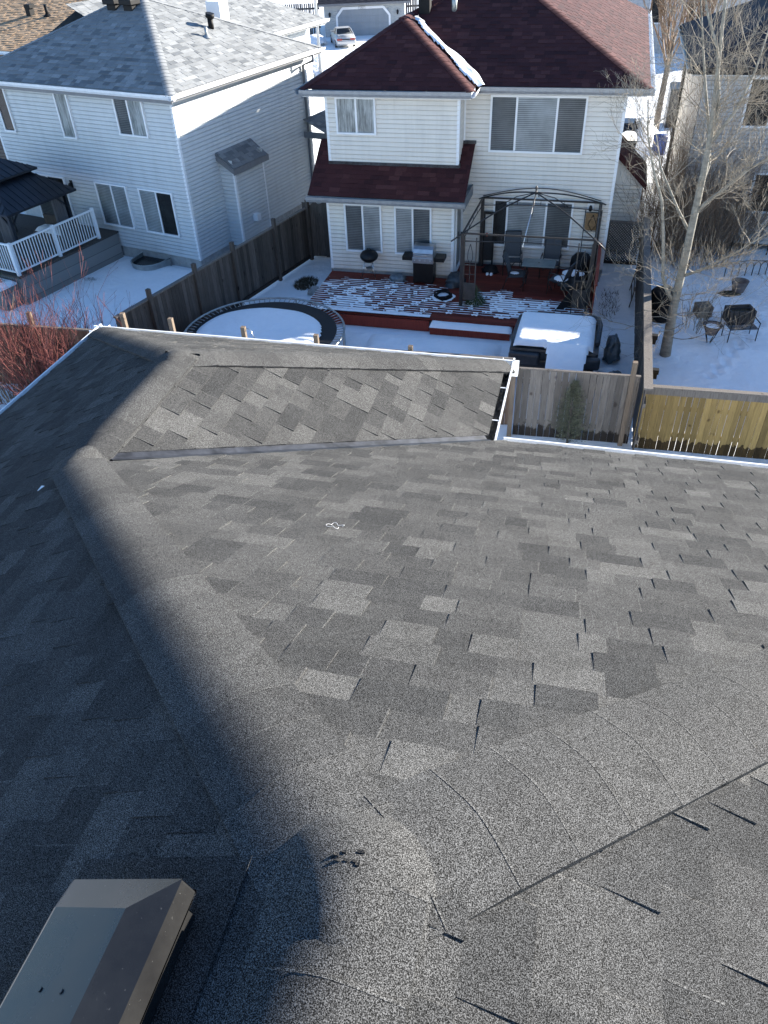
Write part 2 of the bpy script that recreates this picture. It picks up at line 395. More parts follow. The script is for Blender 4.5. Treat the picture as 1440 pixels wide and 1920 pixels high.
c = mixc(n, ramp(n, sp, [(0.70, (0, 0, 0)), (0.76, (0.16, 0.16, 0.16))]), c, (0.3, 0.3, 0.29))
n.links.new(c, p.inputs['Base Color']); p.inputs['Metallic'].default_value = 0.0; p.inputs['Specular IOR Level'].default_value = 0.5
n.links.new(ramp(n, f, [(0.3, G3(0.2)), (0.7, G3(0.36))]), p.inputs['Roughness'])
M['vent_metal'] = m

# ------------------------------------------------------------------ roof builders
def clip_half(poly, n, c):
    out = []
    for i in range(len(poly)):
        a = poly[i]; b = poly[(i + 1) % len(poly)]
        da = a[0] * n[0] + a[1] * n[1] - c; db = b[0] * n[0] + b[1] * n[1] - c
        if da >= 0: out.append(a)
        if (da >= 0) != (db >= 0):
            t = da / (da - db); out.append((a[0] + (b[0] - a[0]) * t, a[1] + (b[1] - a[1]) * t))
    return out
def shingles(mb, pts, inset, exposure, wmin, wmax, thick, rng, lo_hi=True, tones=None, back=0.004, sides=True, e0=None, sidetone=.3, edge=0, edge_side=1):
    """lay overlapping tabs over a planar convex roof face. pts: 3-D corners, edge 0-1 is the eave direction (u along, left to right seen from above outside)"""
    P = [Vector(p) for p in pts]
    nrm = None
    for i in range(1, len(P) - 1):
        c = (P[i] - P[0]).cross(P[i + 1] - P[0])
        if c.length > 1e-6: nrm = c.normalized() if nrm is None else nrm
    if nrm.z < 0: nrm = -nrm
    e = Vector(e0) if e0 else (P[1] - P[0]); e.z = 0; e.normalize()
    upv = nrm.cross(e).normalized()
    if upv.z < 0: e = -e; upv = nrm.cross(e).normalized()
    O = P[0]; Q = [((p - O).dot(e), (p - O).dot(upv)) for p in P]
    area = sum(Q[i][0] * Q[(i + 1) % len(Q)][1] - Q[(i + 1) % len(Q)][0] * Q[i][1] for i in range(len(Q)))
    hp = []
    for i in range(len(Q)):
        a, b = Q[i], Q[(i + 1) % len(Q)]; d = (b[0] - a[0], b[1] - a[1]); L = math.hypot(*d)
        if L < 1e-6: continue
        nn = (-d[1] / L, d[0] / L) if area > 0 else (d[1] / L, -d[0] / L)
        hp.append((nn, a[0] * nn[0] + a[1] * nn[1] + inset[i]))
    smin = min(q[0] for q in Q); smax = max(q[0] for q in Q); tmin = min(q[1] for q in Q); tmax = max(q[1] for q in Q)
    w3 = lambda s, t, h: O + e * s + upv * t + nrm * h
    und = Q
    for nn, c in hp: und = clip_half(und, nn, c)
    if len(und) > 2: mb.add([w3(s, t, -0.004) for s, t in und], [tuple(range(len(und)))], 0.1)
    k = 0; t = tmin
    while t < tmax:
        s = smin - rng.random() * wmax; hi = rng.random() < 0.5
        while s < smax:
            w = rng.uniform(wmin, wmax); poly = [(s, t), (s + w, t), (s + w, t + exposure), (s, t + exposure)]
            s += w; hi = (not hi) if rng.random() < 0.8 else hi
            x1 = max(q[0] for q in poly)
            ok = True; q = poly
            for nn, c in hp:
                q = clip_half(q, nn, c)
                if len(q) < 3: ok = False; break
            if not ok: continue
            hb = thick + (thick * 0.9 if (hi and lo_hi) else 0)
            H = [hb - (hb - back) * (b[1] - t) / exposure * 0.75 for b in q]
            top = [w3(b[0], b[1], h) for b, h in zip(q, H)]
            tn = (rng.choice(tones) + rng.uniform(-0.07, 0.07)) if tones else rng.random()
            mb.add(top, [tuple(range(len(q)))], max(0, min(1, tn)))
            if edge and rng.random() < edge:      # worn granule edge on one tab side, sun glint painted in as pale tone
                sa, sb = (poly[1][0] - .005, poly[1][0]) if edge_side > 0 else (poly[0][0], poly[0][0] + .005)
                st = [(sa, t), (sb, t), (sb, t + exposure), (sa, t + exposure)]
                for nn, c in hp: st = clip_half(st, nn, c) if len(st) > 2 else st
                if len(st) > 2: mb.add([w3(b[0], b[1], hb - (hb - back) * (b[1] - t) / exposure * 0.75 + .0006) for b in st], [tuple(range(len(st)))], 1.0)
            if sides:
                for i in range(len(q)):
                    a, b = q[i], q[(i + 1) % len(q)]
                    if abs(a[1] - (t + exposure)) < 1e-6 and abs(b[1] - (t + exposure)) < 1e-6: continue
                    mb.add([w3(a[0], a[1], H[i]), w3(a[0], a[1], -0.002), w3(b[0], b[1], -0.002), w3(b[0], b[1], H[(i + 1) % len(q)])], [(0, 1, 2, 3)], sidetone)
        t += exposure; k += 1
def caps(mb, a, b, nl, nr, w, exposure, thick, rng, rr=0.07, tones=(0.4, 0.5, 0.6), dive=0.0, pale=False):
    """bent cap shingles along the ridge line a -> b (a is the low end); nl, nr = normals of the two roof faces"""
    a = Vector(a); b = Vector(b); d = (b - a); L = d.length; d.normalize(); nl = Vector(nl).normalized(); nr = Vector(nr).normalized()
    up = (nl + nr).normalized(); side = d.cross(up).normalized()      # to the right of travel
    if nr.dot(side) < nl.dot(side): nl, nr = nr, nl
    n = 13
    tr = d.cross(nr).normalized(); tl = -d.cross(nl).normalized()      # in-plane directions away from the ridge
    kr = -tr.dot(up) / max(1e-6, tr.dot(side)); kl = -tl.dot(up) / max(1e-6, -tl.dot(side))
    wr = w * tr.dot(side); wl = w * -tl.dot(side)
    x = 0.0
    while x < L:
        x1 = min(L, x + exposure); tn = rng.choice(tones) + rng.uniform(-0.05, 0.05); sk = rng.uniform(-0.006, 0.006)
        rows = []
        for xx, h in ((x, thick), (x1 + 0.02, thick * 0.25)):
            row = []
            for i in range(n):
                f = -1 + 2 * i / (n - 1)
                k_, ww = (kr, wr) if f >= 0 else (kl, wl)
                s_ = f * ww; base = -k_ * ww + 0.019 + k_ * (math.sqrt(ww * ww + rr * rr) - math.sqrt(s_ * s_ + rr * rr))
                low = dive * max(0, min(1, (xx - (L - .24)) / .24))
                row.append(a + d * (xx + sk * f) + side * s_ + up * (base + h - low))
            rows.append(row)
        fr = [p - up * (thick + 0.004) for p in rows[0]]
        vs = rows[0] + rows[1] + fr
        fs = [(i, i + 1, n + i + 1, n + i) for i in range(n - 1)]
        mb.add(vs[:2 * n], fs, tn, True)
        if pale:  # pale lap edge: worn granules plus a painted sun glint
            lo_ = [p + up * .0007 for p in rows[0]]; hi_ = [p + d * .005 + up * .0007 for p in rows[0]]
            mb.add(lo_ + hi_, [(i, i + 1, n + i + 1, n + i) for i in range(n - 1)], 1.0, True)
        mb.add(rows[0] + fr, [(i + 1, i, n + i, n + i + 1) for i in range(n - 1)], 0.2)
        for i0 in (0, n - 1):
            q = [rows[0][i0], rows[1][i0], rows[1][i0] - up * 0.02, rows[0][i0] - up * 0.02]
            mb.add(q, [(0, 1, 2, 3)], 0.2)
        x = x1
GUT = [(0, 0), (0, -.115), (.085, -.115), (.12, -.06), (.125, 0), (.137, 0), (.137, .006), (.118, .006), (.112, -.056), (.08, -.107), (.006, -.107), (.006, 0)]
def gutter(mb, a, b, out, sc=1.0): mb.sweep(a, b, [(x * sc * .92 - .045, z * sc) for x, z in GUT], out)
def siding(mb, a, b, z0, z1, out, lap=0.12, depth=0.021):
    """lapped boards on the vertical rectangle a-b (u,v), facing out"""
    a = Vector((a[0], a[1], 0)); b = Vector((b[0], b[1], 0)); o = Vector((out[0], out[1], 0))
    z = z0
    while z < z1 - 1e-6:
        zt = min(z1, z + lap); hh = lap * .24; Z0 = Vector((0, 0, z)); Zm = Vector((0, 0, min(zt, z + hh))); Zt = Vector((0, 0, zt))
        mb.quad(a + o * depth + Zm, b + o * depth + Zm, b + o * depth * .55 + Zt, a + o * depth * .55 + Zt)
        mb.quad(a + Z0 - o * depth * .2, b + Z0 - o * depth * .2, b + o * depth + Zm, a + o * depth + Zm)
        mb.quad(a + o * depth * .55 + Zt, b + o * depth * .55 + Zt, b - o * depth * .2 + Zt, a - o * depth * .2 + Zt)
        z = zt
def window(house, v0, u0, u1, z0, z1, mull=(), fill='blind', fw=0.055, fills=None, glass='glass'):
    """window in a wall that faces -v at v0"""
    f = MB(); y0, y1 = v0 - 0.075, v0 + 0.02
    f.box(u0, u1, y0, y1, z1 - fw, z1); f.box(u0, u1, y0 - 0.012, y1, z0, z0 + fw)
    f.box(u0, u0 + fw, y0, y1, z0 + fw, z1 - fw); f.box(u1 - fw, u1, y0, y1, z0 + fw, z1 - fw)
    for mu in mull: f.box(mu - fw * 0.5, mu + fw * 0.5, y0 + 0.006, y1, z0 + fw, z1 - fw)
    w = part('window', f, M['trim'], house)
    ed = [u0 + fw] + list(mull) + [u1 - fw]
    pl = MB()
    for i in range(len(ed) - 1):
        a, b = ed[i] + (fw * 0.5 if i else 0), ed[i + 1] - (fw * 0.5 if i < len(ed) - 2 else 0)
        pl.quad((a, v0 - 0.045, z0 + fw), (b, v0 - 0.045, z0 + fw), (b, v0 - 0.045, z1 - fw), (a, v0 - 0.045, z1 - fw))
    part('pane', pl, M[glass], w)
    for i in range(len(ed) - 1):
        k = fills[i] if fills else fill
        bl = MB(); bl.quad((ed[i], v0 - 0.031, z0 + fw * 0.5), (ed[i + 1], v0 - 0.031, z0 + fw * 0.5), (ed[i + 1], v0 - 0.031, z1 - fw * 0.5), (ed[i], v0 - 0.031, z1 - fw * 0.5))
        part('curtain' if k == 'curtain' else ('blind' if 'blind' in k else 'interior'), bl, M[k], w)
    return w

# ================================================================== ground
mb = MB()
FP = []; rfp = random.Random(15)
for i in range(26):
    v_ = 15.6 + i * .33; FP.append(FM.W(.78 + .13 * (1 if i % 2 else -1) + rfp.uniform(-.08, .08), v_ + rfp.uniform(-.06, .06)))
for i in range(22): FP.append(FN.W(8.2 + i * .17 + .1 * (i % 2), 16.6 + i * .2 + rfp.uniform(-.05, .05)))
for i in range(14): FP.append(FM.W(-9.0 + i * .12, 19.2 + i * .27 + .12 * (i % 2)))
def ground(x, y):
    z = 0.03 * (fbm(x * 0.35, y * 0.35) - 0.5) * 2 + 0.014 * (fbm(x * 1.7, y * 1.7) - 0.5)
    if y > 36: z -= 1.5 * min(1, (y - 36) / 14) ** 1.0
    # trodden strip beside the cream house
    u = x * FM.r.x + y * FM.r.y; v = x * FM.d.x + y * FM.d.y
    if 0.4 < u < 1.4 and 16 < v < 24: z += 0.06 * (fbm(x * 4, y * 4) - 0.5)
    if u > 1.5 and v > 18: z += 0.05 * (fbm(x * 2.2, y * 2.2) - 0.5)
    if 14 < y < 26 and (3 < x < 13 or -5 < x < 0):
        for p in FP:
            q = (p.x - x) ** 2 + (p.y - y) ** 2
            if q < .05: z += -.07 * math.exp(-q / .009) + .018 * math.exp(-(math.sqrt(q) - .17) ** 2 / .003)
    # drift at the fence behind our eave
    vo = x * FO.d.x + y * FO.d.y; uo = x * FO.r.x + y * FO.r.y
    if 13.2 < vo < 14.75 and uo > -1: z += 0.05 * fbm(uo * 1.2, vo * 1.5) * math.sin((vo - 13.2) / 1.55 * math.pi)
    return z
xs = [-600, -250, -120, -70] + frange(-45, -16, 1.0) + frange(-15.8, -5.1, 0.2) + frange(-5, 13, .075) + frange(13.2, 16, 0.2) + frange(17, 45, 1.0) + [70, 120, 250, 600]
ys = [-300, -80, -20, 0] + frange(4, 11, 0.7) + frange(11.2, 14.9, .2) + frange(15, 25, .09) + frange(25.2, 32, 0.2) + frange(33, 100, 1.0) + [130, 180, 300, 900]
mb.field(xs, ys, ground)
g = link_mesh('snowy_ground', mb, M['snow'], (0, 0, 0)); g['kind'] = 'structure'

# ================================================================== own house: the roof we stand on
ra, rb, rh = 2.66, 4.18, 2.422
s1, s2, s3, s4 = .475, .482, .484, .481
xe = (rh - s3 * ra) / s2 - ra; vj = s3 * ra / s1; ve = rh / s1; v2 = rb + (rh - s3 * ra) / s4; xl = -rh / s3; ue = rh / s2; BACK = -6.0
zj = -s3 * ra
own = thing('house', 'grey shingled roof in the foreground with rounded hip caps and white gutters', 'house', FH, 0, 0, -8.3)
rng = random.Random(5)
TN = (0.1, 0.22, 0.32, 0.4, 0.48, 0.55, 0.62, 0.7, 0.9)
pk = (0, 0, 0); J = (-ra, vj, zj); K = (-ra, rb, zj); Ec = (xe, ve, -rh); CR = (xe, v2, -rh); CL = (xl, v2, -rh); ER = (ue, ve, -rh)
EX = 0.152
def slope(pts, inset, **kw):
    mb = MB(); shingles(mb, pts, inset, EX, 0.09, 0.27, 0.006, rng, tones=TN, sidetone=1.0, edge=.5, edge_side=-1, **kw); return part('roof_slope', mb, M['shingle'], own)  # tab sides toned pale to paint in edges that catch the sun
slope([ER, Ec, J, pk], [0, 0.09, 0.11, 0.11], e0=(-1, 0, 0))
slope([ER, pk, (0, BACK, 0), (ue, BACK, -rh)], [0.11, 0.10, 0, 0], e0=(0, 1, 0))
mb = MB()
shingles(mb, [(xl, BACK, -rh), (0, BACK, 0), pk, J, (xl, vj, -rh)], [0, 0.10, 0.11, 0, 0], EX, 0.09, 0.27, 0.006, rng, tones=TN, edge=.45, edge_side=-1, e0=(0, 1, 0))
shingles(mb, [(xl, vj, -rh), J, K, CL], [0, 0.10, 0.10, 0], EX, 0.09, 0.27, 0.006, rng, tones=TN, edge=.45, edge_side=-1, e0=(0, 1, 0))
part('roof_slope', mb, M['shingle'], own)
slope([CR, Ec, J, K], [0, 0.05, 0.07, 0.07], e0=(0, 1, 0))
slope([CL, CR, K], [0, 0.07, 0.07], e0=(1, 0, 0))
# hip and ridge caps
N1 = Vector((0, s1, 1)); N2 = Vector((s2, 0, 1)); N3 = Vector((-s3, 0, 1)); N4 = Vector((0, s4, 1)); N5 = Vector((s2, 0, 1))
TC = (0.5, 0.62, 0.72, 0.85)
def short(a, b, ca, cb):
    a = Vector(a); b = Vector(b); d = (b - a).normalized(); return a + d * ca, b - d * cb
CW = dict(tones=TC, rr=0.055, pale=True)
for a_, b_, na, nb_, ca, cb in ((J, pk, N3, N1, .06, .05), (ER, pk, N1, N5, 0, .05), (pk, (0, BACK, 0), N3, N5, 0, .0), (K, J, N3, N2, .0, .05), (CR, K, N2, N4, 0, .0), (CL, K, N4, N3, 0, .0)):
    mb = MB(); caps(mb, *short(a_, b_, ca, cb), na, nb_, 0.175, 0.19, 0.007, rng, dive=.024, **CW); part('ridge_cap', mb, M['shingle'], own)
# moulded patches where the hips meet
def smin(vals, k=.035):
    m_ = min(vals); return m_ - k * math.log(sum(math.exp(-(x - m_) / k) for x in vals))
def patch(c, fn, r_, lift, tone):
    mb = MB(); n_ = 15; vs_ = [(c[0], c[1], fn(c[0], c[1]) + lift)]; rings = 7; fs = []
    for i in range(1, rings + 1):
        for k in range(28):
            a = 2 * math.pi * k / 28; q = r_ * i / rings * 1.0; u = c[0] + q * math.cos(a); v = c[1] + q * math.sin(a)
            vs_.append((u, v, fn(u, v) + lift * (1 - .95 * (i / rings) ** 2.5)))
    for k in range(28): fs.append((0, 1 + k, 1 + (k + 1) % 28))
    for i in range(rings - 1):
        for k in range(28): a = 1 + i * 28; fs.append((a + k, a + 28 + k, a + 28 + (k + 1) % 28, a + (k + 1) % 28))
    mb.add(vs_, fs, tone, True); part('ridge_cap', mb, M['shingle'], own)
patch((0, 0), lambda u, v: smin((-s1 * v, -s2 * u, s3 * u), .022), .19, .030, .7)
patch((J[0] - .02, J[1]), lambda u, v: smin((s3 * u, max(-s1 * v, zj - s2 * (u + ra))), .02), .20, .024, .7)
patch(K[:2], lambda u, v: smin((zj - s2 * (u + ra), s3 * u, zj - s4 * (v - rb)), .022), .19, .030, .7)
# metal valley
mb = MB()
for nrm, t in ((N1, None), (N2, None)): pass
a = Vector(J); b = Vector(Ec); dv = (b - a).normalized()
t1 = -dv.cross(N1.normalized()).normalized(); t2 = dv.cross(N2.normalized()).normalized()
if t1.y > 0: t1 = -t1
if t2.x < 0 and t2.y < 0: t2 = -t2
for tt, nn in ((t1, N1.normalized()), (t2, N2.normalized())):
    if tt.z < 0: tt = -tt
    o = nn * 0.003; a2 = a + dv * .22
    mb.quad(a2 + o, b + o, b + tt * 0.13 + o, a2 + tt * 0.06 + o)
part('valley_flashing', mb, M['flash'], own)
# gutters
mb = MB()
gutter(mb, (xe + 0.13, v2 + 0.0, -rh - 0.012), (xl - 0.13, v2 + 0.0, -rh - 0.012), (0, 1, 0))
part('gutter', mb, M['gutter'], own)
mb = MB(); gutter(mb, (xe, v2 + 0.13, -rh - 0.012), (xe, ve + 0.02, -rh - 0.012), (1, 0, 0)); 
for vv in (ve + 0.35, ve + 0.95): mb.box(xe - .02, xe + 0.08, vv - 0.006, vv + 0.006, -rh - 0.016, -rh - 0.010)
part('gutter', mb, M['gutter'], own)
mb = MB(); gutter(mb, (xl, v2 + 0.13, -rh - 0.012), (xl, BACK, -rh - 0.012), (-1, 0, 0)); part('gutter', mb, M['gutter'], own)
mb = MB(); gutter(mb, (xe + 0.14, ve, -rh - 0.012), (ue + 0.13, ve, -rh - 0.012), (0, 1, 0)); part('gutter', mb, M['gutter'], own)
mb = MB(); gutter(mb, (ue, ve + .13, -rh - 0.012), (ue, BACK, -rh - 0.012), (1, 0, 0)); part('gutter', mb, M['gutter'], own)
# fascia, walls
mb = MB()
mb.box(xl + .055, xl + .07, BACK, v2 - .055, -rh - .17, -rh - .012); mb.box(xl + .07, xe - .07, v2 - .07, v2 - .055, -rh - .17, -rh - .012)
mb.box(xe - .07, xe - .055, ve - .07, v2 - .055, -rh - .17, -rh - .012); mb.box(xe - .07, ue - .055, ve - .07, ve - .055, -rh - .17, -rh - .012)
mb.box(ue - .07, ue - .055, BACK, ve - .07, -rh - .17, -rh - .012)
part('fascia', mb, M['trim'], own)
mb = MB(); mb.box(xl + .45, ue - .45, BACK + .2, ve - .45, -8.4, -rh - .02); mb.box(xl + .45, xe - .45, ve - .45, v2 - .45, -8.4, -rh - .02)
part('wall', mb, M['sid_l'], own)
# box vent on the dark slope
vfr = own
def onP3(u, v, h):
    nn = N3.normalized(); return Vector((u, v, s3 * u)) + nn * h
def P3pt(x, v, h):      # x measured along the slope from the ridge (downhill)
    dn = Vector((-1, 0, -s3)).normalized(); return dn * x + Vector((0, v, 0)) + N3.normalized() * h
def frust(mb, x0, x1, v0, v1, h0, X0, X1, V0, V1, h1, tone=0.5, bottom=False, top=True):
    lo = [P3pt(x0, v0, h0), P3pt(x1, v0, h0), P3pt(x1, v1, h0), P3pt(x0, v1, h0)]
    hi = [P3pt(X0, V0, h1), P3pt(X1, V0, h1), P3pt(X1, V1, h1), P3pt(X0, V1, h1)]
    fs = [(0, 1, 5, 4), (1, 2, 6, 5), (2, 3, 7, 6), (3, 0, 4, 7)]
    if top: fs.append((4, 5, 6, 7))
    if bottom: fs.append((3, 2, 1, 0))
    mb.add(lo + hi, fs, tone)
vx0, vx1, vv0, vv1 = 0.32, 0.65, -0.62, -0.07
mb = MB(); frust(mb, vx0 - .07, vx1 + .12, vv0 - .07, vv1 + .10, 0.006, vx0 - .07, vx1 + .12, vv0 - .07, vv1 + .10, 0.012)
mb.t = [.15] * len(mb.t); ventb = part('roof_vent', mb, M['shingle'], own)
mb = MB(); frust(mb, vx0 + .02, vx1 - .03, vv0 + .03, vv1 - .03, 0.012, vx0 + .02, vx1 - .03, vv0 + .03, vv1 - .03, 0.08)
part('vent_collar', mb, M['vent_metal'], ventb)
mb = MB()
frust(mb, vx0, vx1, vv0, vv1, 0.052, vx0 - .003, vx1 + .003, vv0 - .003, vv1 + .003, 0.058, bottom=True, top=False)
frust(mb, vx0, vx1, vv0, vv1, 0.058, vx0, vx1, vv0, vv1, 0.105, top=False)
frust(mb, vx0, vx1, vv0, vv1, 0.105, vx0 + .085, vx1 - .03, vv0 + .09, vv1 - .075, 0.135)
part('vent_hood', mb, M['vent_metal'], ventb, bevel=0.006)
mb = MB()
for vv in (-0.27, -0.27): pass
for dx in (0.47, 0.53):
    mb = MB(); mb.tube([P3pt(dx, -0.30, 0.134), P3pt(dx, -0.30, 0.138)], 0.005, 8); part('vent_rivet', mb, M['vent_metal'], ventb)
# leaf litter in the gutter
mb = MB(); r2 = random.Random(9)
for k in range(150):
    v = r2.uniform(ve + .03, v2 - .05); u = xe + r2.uniform(-.02, .06); z = -rh - .09 + r2.uniform(0, .03); a = r2.uniform(0, 3.14); w = r2.uniform(.012, .035)
    c, s_ = math.cos(a) * w, math.sin(a) * w
    mb.quad((u - c * .5, v - s_, z), (u + s_ * .5, v - c, z + .008), (u + c * .5, v + s_, z + r2.uniform(0, .015)), (u - s_ * .5, v + c, z))
mb.box(xe - .03, xe + .055, ve + .03, v2 - .1, -rh - .112, -rh - .09)
solo('leaf_litter', 'wet black leaf litter lying in the short gutter of the foreground roof wing', 'leaf litter', FH, mb, M['litter'], xe, ve, -rh, kind='stuff')
# scraps on the roof
def on1(u, v, h): return Vector((u, v, -s1 * v)) + N1.normalized() * h
mb = MB()
q = []; STR = (-0.72, 2.07)
for k in range(26):
    a = k / 25 * 5.6; rr_ = 0.035 + 0.012 * math.sin(k * .9); q.append(on1(STR[0] + rr_ * math.cos(a), STR[1] + .8 * rr_ * math.sin(a), 0.014 + .004 * math.sin(k)))
mb.tube(q, 0.0009, 5)
solo('string_scrap', 'small white loop of string lying on the sunlit shingles', 'string', FH, mb, M['trim'], STR[0], STR[1], -s1 * STR[1])
mb = MB(); mb.poly([P3pt(3.0, 2.44, .018), P3pt(3.035, 2.40, .018), P3pt(3.02, 2.44, .026)])
mb.poly([P3pt(3.0, 2.44, .016), P3pt(3.02, 2.44, .024), P3pt(3.035, 2.40, .016)])
solo('plastic_scrap', 'tiny white plastic scrap on the shaded shingles beside the hip cap', 'scrap', FH, mb, M['trim'], -2.4, 2.5, -1.2)
mb = MB(); r2 = random.Random(4)
for k in range(9):
    c = Vector((-.01 + r2.uniform(-.03, .03), 0.03 + r2.uniform(-.02, .02), 0.0)); zc = smin((-s1 * c.y, -s2 * c.x, s3 * c.x), .022) + .031; mb.box(c.x - .004, c.x + r2.uniform(.001, .007), c.y - .002, c.y + .003, zc - .006, zc + r2.uniform(.001, .003), 0.1)
solo('roofing_debris', 'small black torn shingle debris on the roof peak', 'debris', FH, mb, M['litter'], 0.02, 0.03, -.02)

# ================================================================== fences
def boards(mb, fr_u0, u1, v, z0, z1f, w, gap, rng, th=0.018, wob=0.02, axis='u'):
    u = fr_u0
    while u < u1 - 0.02:
        ww = min(w * rng.uniform(.92, 1.06), u1 - u); zt = z1f(u) if callable(z1f) else z1f
        o = rng.uniform(-.004, .004); zb = z0 + rng.uniform(-.015, wob)
        if axis == 'u': mb.box(u, u + ww - gap * rng.uniform(.4, 1.5), v + o, v + th + o, zb, zt, rng.random())
        else: mb.box(v + o, v + th + o, u, u + ww - gap * rng.uniform(.4, 1.5), zb, zt, rng.random())
        u += ww
rf = random.Random(21)
# grey fence with the juniper
fe = thing('fence', 'weathered grey board fence behind the small juniper', 'fence', FO, -0.62, 14.8)
mb = MB(); boards(mb, -0.5, 2.02, 14.76, -.08, 1.66, .14, .006, rf); part('board_panel', mb, M['wood_grey'], fe)
mb = MB(); mb.box(-0.5, 2.02, 14.735, 14.80, 1.662, 1.69); mb.box(-.5, 2.02, 14.79, 14.83, .3, .39); mb.box(-.5, 2.02, 14.79, 14.83, 1.3, 1.39); part('rail', mb, M['wood_grey'], fe)
mb = MB(); mb.box(1.80, 1.90, 14.64, 14.74, -.05, 2.04); part('post', mb, M['wood_post'], fe)
mb = MB(); mb.box(-0.62, -0.52, 14.66, 14.76, -.05, 1.72); part('post', mb, M['wood_post'], fe)
# yellow fence
fe = thing('fence', 'golden yellow cedar board fence with bright gaps at the right edge', 'fence', FO, 2.1, 14.72)
mb = MB(); boards(mb, 2.10, 9.5, 14.62, -.09, 1.52, .125, .008, rf, wob=.04); part('board_panel', mb, M['wood_yellow'], fe)
mb = MB(); mb.box(2.10, 9.5, 14.585, 14.612, 1.38, 1.52); mb.box(2.08, 9.5, 14.57, 14.69, 1.522, 1.56); part('rail', mb, M['wood_grey'], fe)
mb = MB(); mb.box(2.10, 9.5, 14.645, 14.685, .35, .44); mb.box(2.1, 9.5, 14.645, 14.685, 1.0, 1.09); part('rail', mb, M['wood_yellow'], fe)
for uu in (4.6, 7.1): mb = MB(); mb.box(uu, uu + .09, 14.69, 14.78, 0, 1.5); part('post', mb, M['wood_yellow'], fe)
# back fence behind our wing and far left
fe = thing('fence', 'brown board fence rising behind the far gutter of the foreground roof', 'fence', FO, -13.5, 15.15)
mb = MB(); boards(mb, -15.5, -0.62, 15.12, 0.0, 1.66, .14, .005, rf); part('board_panel', mb, M['wood_brown'], fe)
mb = MB(); mb.box(-15.5, -0.62, 15.10, 15.17, 1.662, 1.70); mb.box(-15.5, -.62, 15.14, 15.18, .3, .39); part('rail', mb, M['wood_grey'], fe)
for uu, zt in ((-12.3, 2.0), (-9.79, 2.13), (-8.58, 2.08), (-6.8, 1.98), (-5.07, 1.9), (-2.9, 1.78)):
    mb = MB(); mb.box(uu - .05, uu + .05, 15.18, 15.28, 0, zt); part('post', mb, M['wood_post'], fe)
mb = MB(); mb.tube([(-6.72, 15.16, 1.9), (-6.66, 15.10, 2.02), (-6.55, 15.05, 2.0), (-6.46, 15.02, 1.8)], .012, 6); part('bracket', mb, M['silver'], fe)
# side fence between the pale house and the cream house (L frame, u = -14.4)
fe = thing('fence', 'dark weathered side fence between the pale house and the trampoline', 'fence', FL, -14.4, 12.3)
mb = MB(); boards(mb, 12.35, 23.3, -14.4, 0.12, 1.66, .14, .005, rf, axis='v'); part('board_panel', mb, M['wood_dark'], fe)
mb = MB(); mb.box(-14.45, -14.34, 12.35, 23.3, 1.662, 1.70); mb.box(-14.375, -14.335, 12.35, 23.3, .06, .16); mb.box(-14.44, -14.405, 12.35, 23.3, 1.2, 1.3); part('rail', mb, M['wood_grey'], fe)
for vv in (13.56, 15.38, 17.09, 19.19, 21.08):
    mb = MB(); mb.box(-14.375, -14.275, vv - .05, vv + .05, 0, 1.95); part('post', mb, M['wood_dark'], fe)
# gate fence under the lower red roof
fe = thing('fence', 'dark wooden gate panel closing the gap left of the cream house', 'gate', FM, -9.15, 23.9)
mb = MB(); boards(mb, -9.2, -7.8, 23.9, 0.1, 1.85, .14, .005, rf); part('board_panel', mb, M['wood_dark'], fe)
mb = MB(); mb.box(-9.2, -7.8, 23.92, 23.96, 1.5, 1.6); part('rail', mb, M['wood_dark'], fe)
# right side fence (M frame u = 1.47)
fe = thing('fence', 'dark side fence between the cream house yard and the aspen yard', 'fence', FM, 1.47, 14.3)
mb = MB(); boards(mb, 14.4, 24.6, 1.46, 0.0, 1.62, .14, .006, rf, axis='v'); part('board_panel', mb, M['wood_dark'], fe)
mb = MB(); mb.box(1.42, 1.60, 14.4, 24.6, 1.622, 1.66); mb.box(1.48, 1.52, 14.4, 24.6, .3, .4); mb.box(1.48, 1.52, 14.4, 24.6, 1.2, 1.3); part('rail', mb, M['wood_grey'], fe)
for vv in (15.2, 16.3, 18.6, 20.9, 23.2):
    mb = MB(); mb.box(1.50, 1.59, vv, vv + .09, 0, 1.62); part('post', mb, M['wood_dark'], fe)
fl = []
for i, vv in enumerate((15.3, 16.9)):
    mb = MB(); mb.box(1.60, 1.74, vv, vv + .12, 1.50, 1.60); mb.box(1.64, 1.72, vv + .02, vv + .1, 1.38, 1.50)
    t = solo('solar_lamp', ('black solar lamp clipped to the side fence, nearer the yellow fence', 'black solar lamp clipped to the side fence, farther up beside the aspen trunk')[i], 'lamp', FM, mb, M['plastic_black'], 1.6, vv, 1.38, group='solar lamps on the side fence')
# lattice
fe = thing('lattice_screen', 'dark grey garden lattice closing the passage right of the cream house', 'lattice', FM, .5, 24.9)
mb = MB()
for k in range(-12, 14):
    for sg in (1, -1):
        a = Vector((.95 + k * .085 - sg * .6, 24.9 + sg * .006, .15)); b = Vector((.95 + k * .085 + sg * .6, 24.9 + sg * .006, 1.35))
        def cl(a, b):
            d = b - a; t0, t1 = 0, 1
            for (lim, sgn) in ((.48, 1), (1.43, -1)):
                da = (a.x - lim) * sgn; db = (b.x - lim) * sgn
                if da < 0 and db < 0: return None
                if da < 0: t0 = max(t0, da / (da - db))
                if db < 0: t1 = min(t1, da / (da - db))
            return (a + d * t0, a + d * t1) if t0 < t1 - .02 else None
        q = cl(a, b)
        if q: mb.bar(q[0], q[1], .008, .034, rf.random(), up=(0, 1, 0)) if False else mb.bar(q[0], q[1], .034, .006, rf.random(), up=(0, 1, 0))
part('lattice', mb, M['wood_grey'], fe)
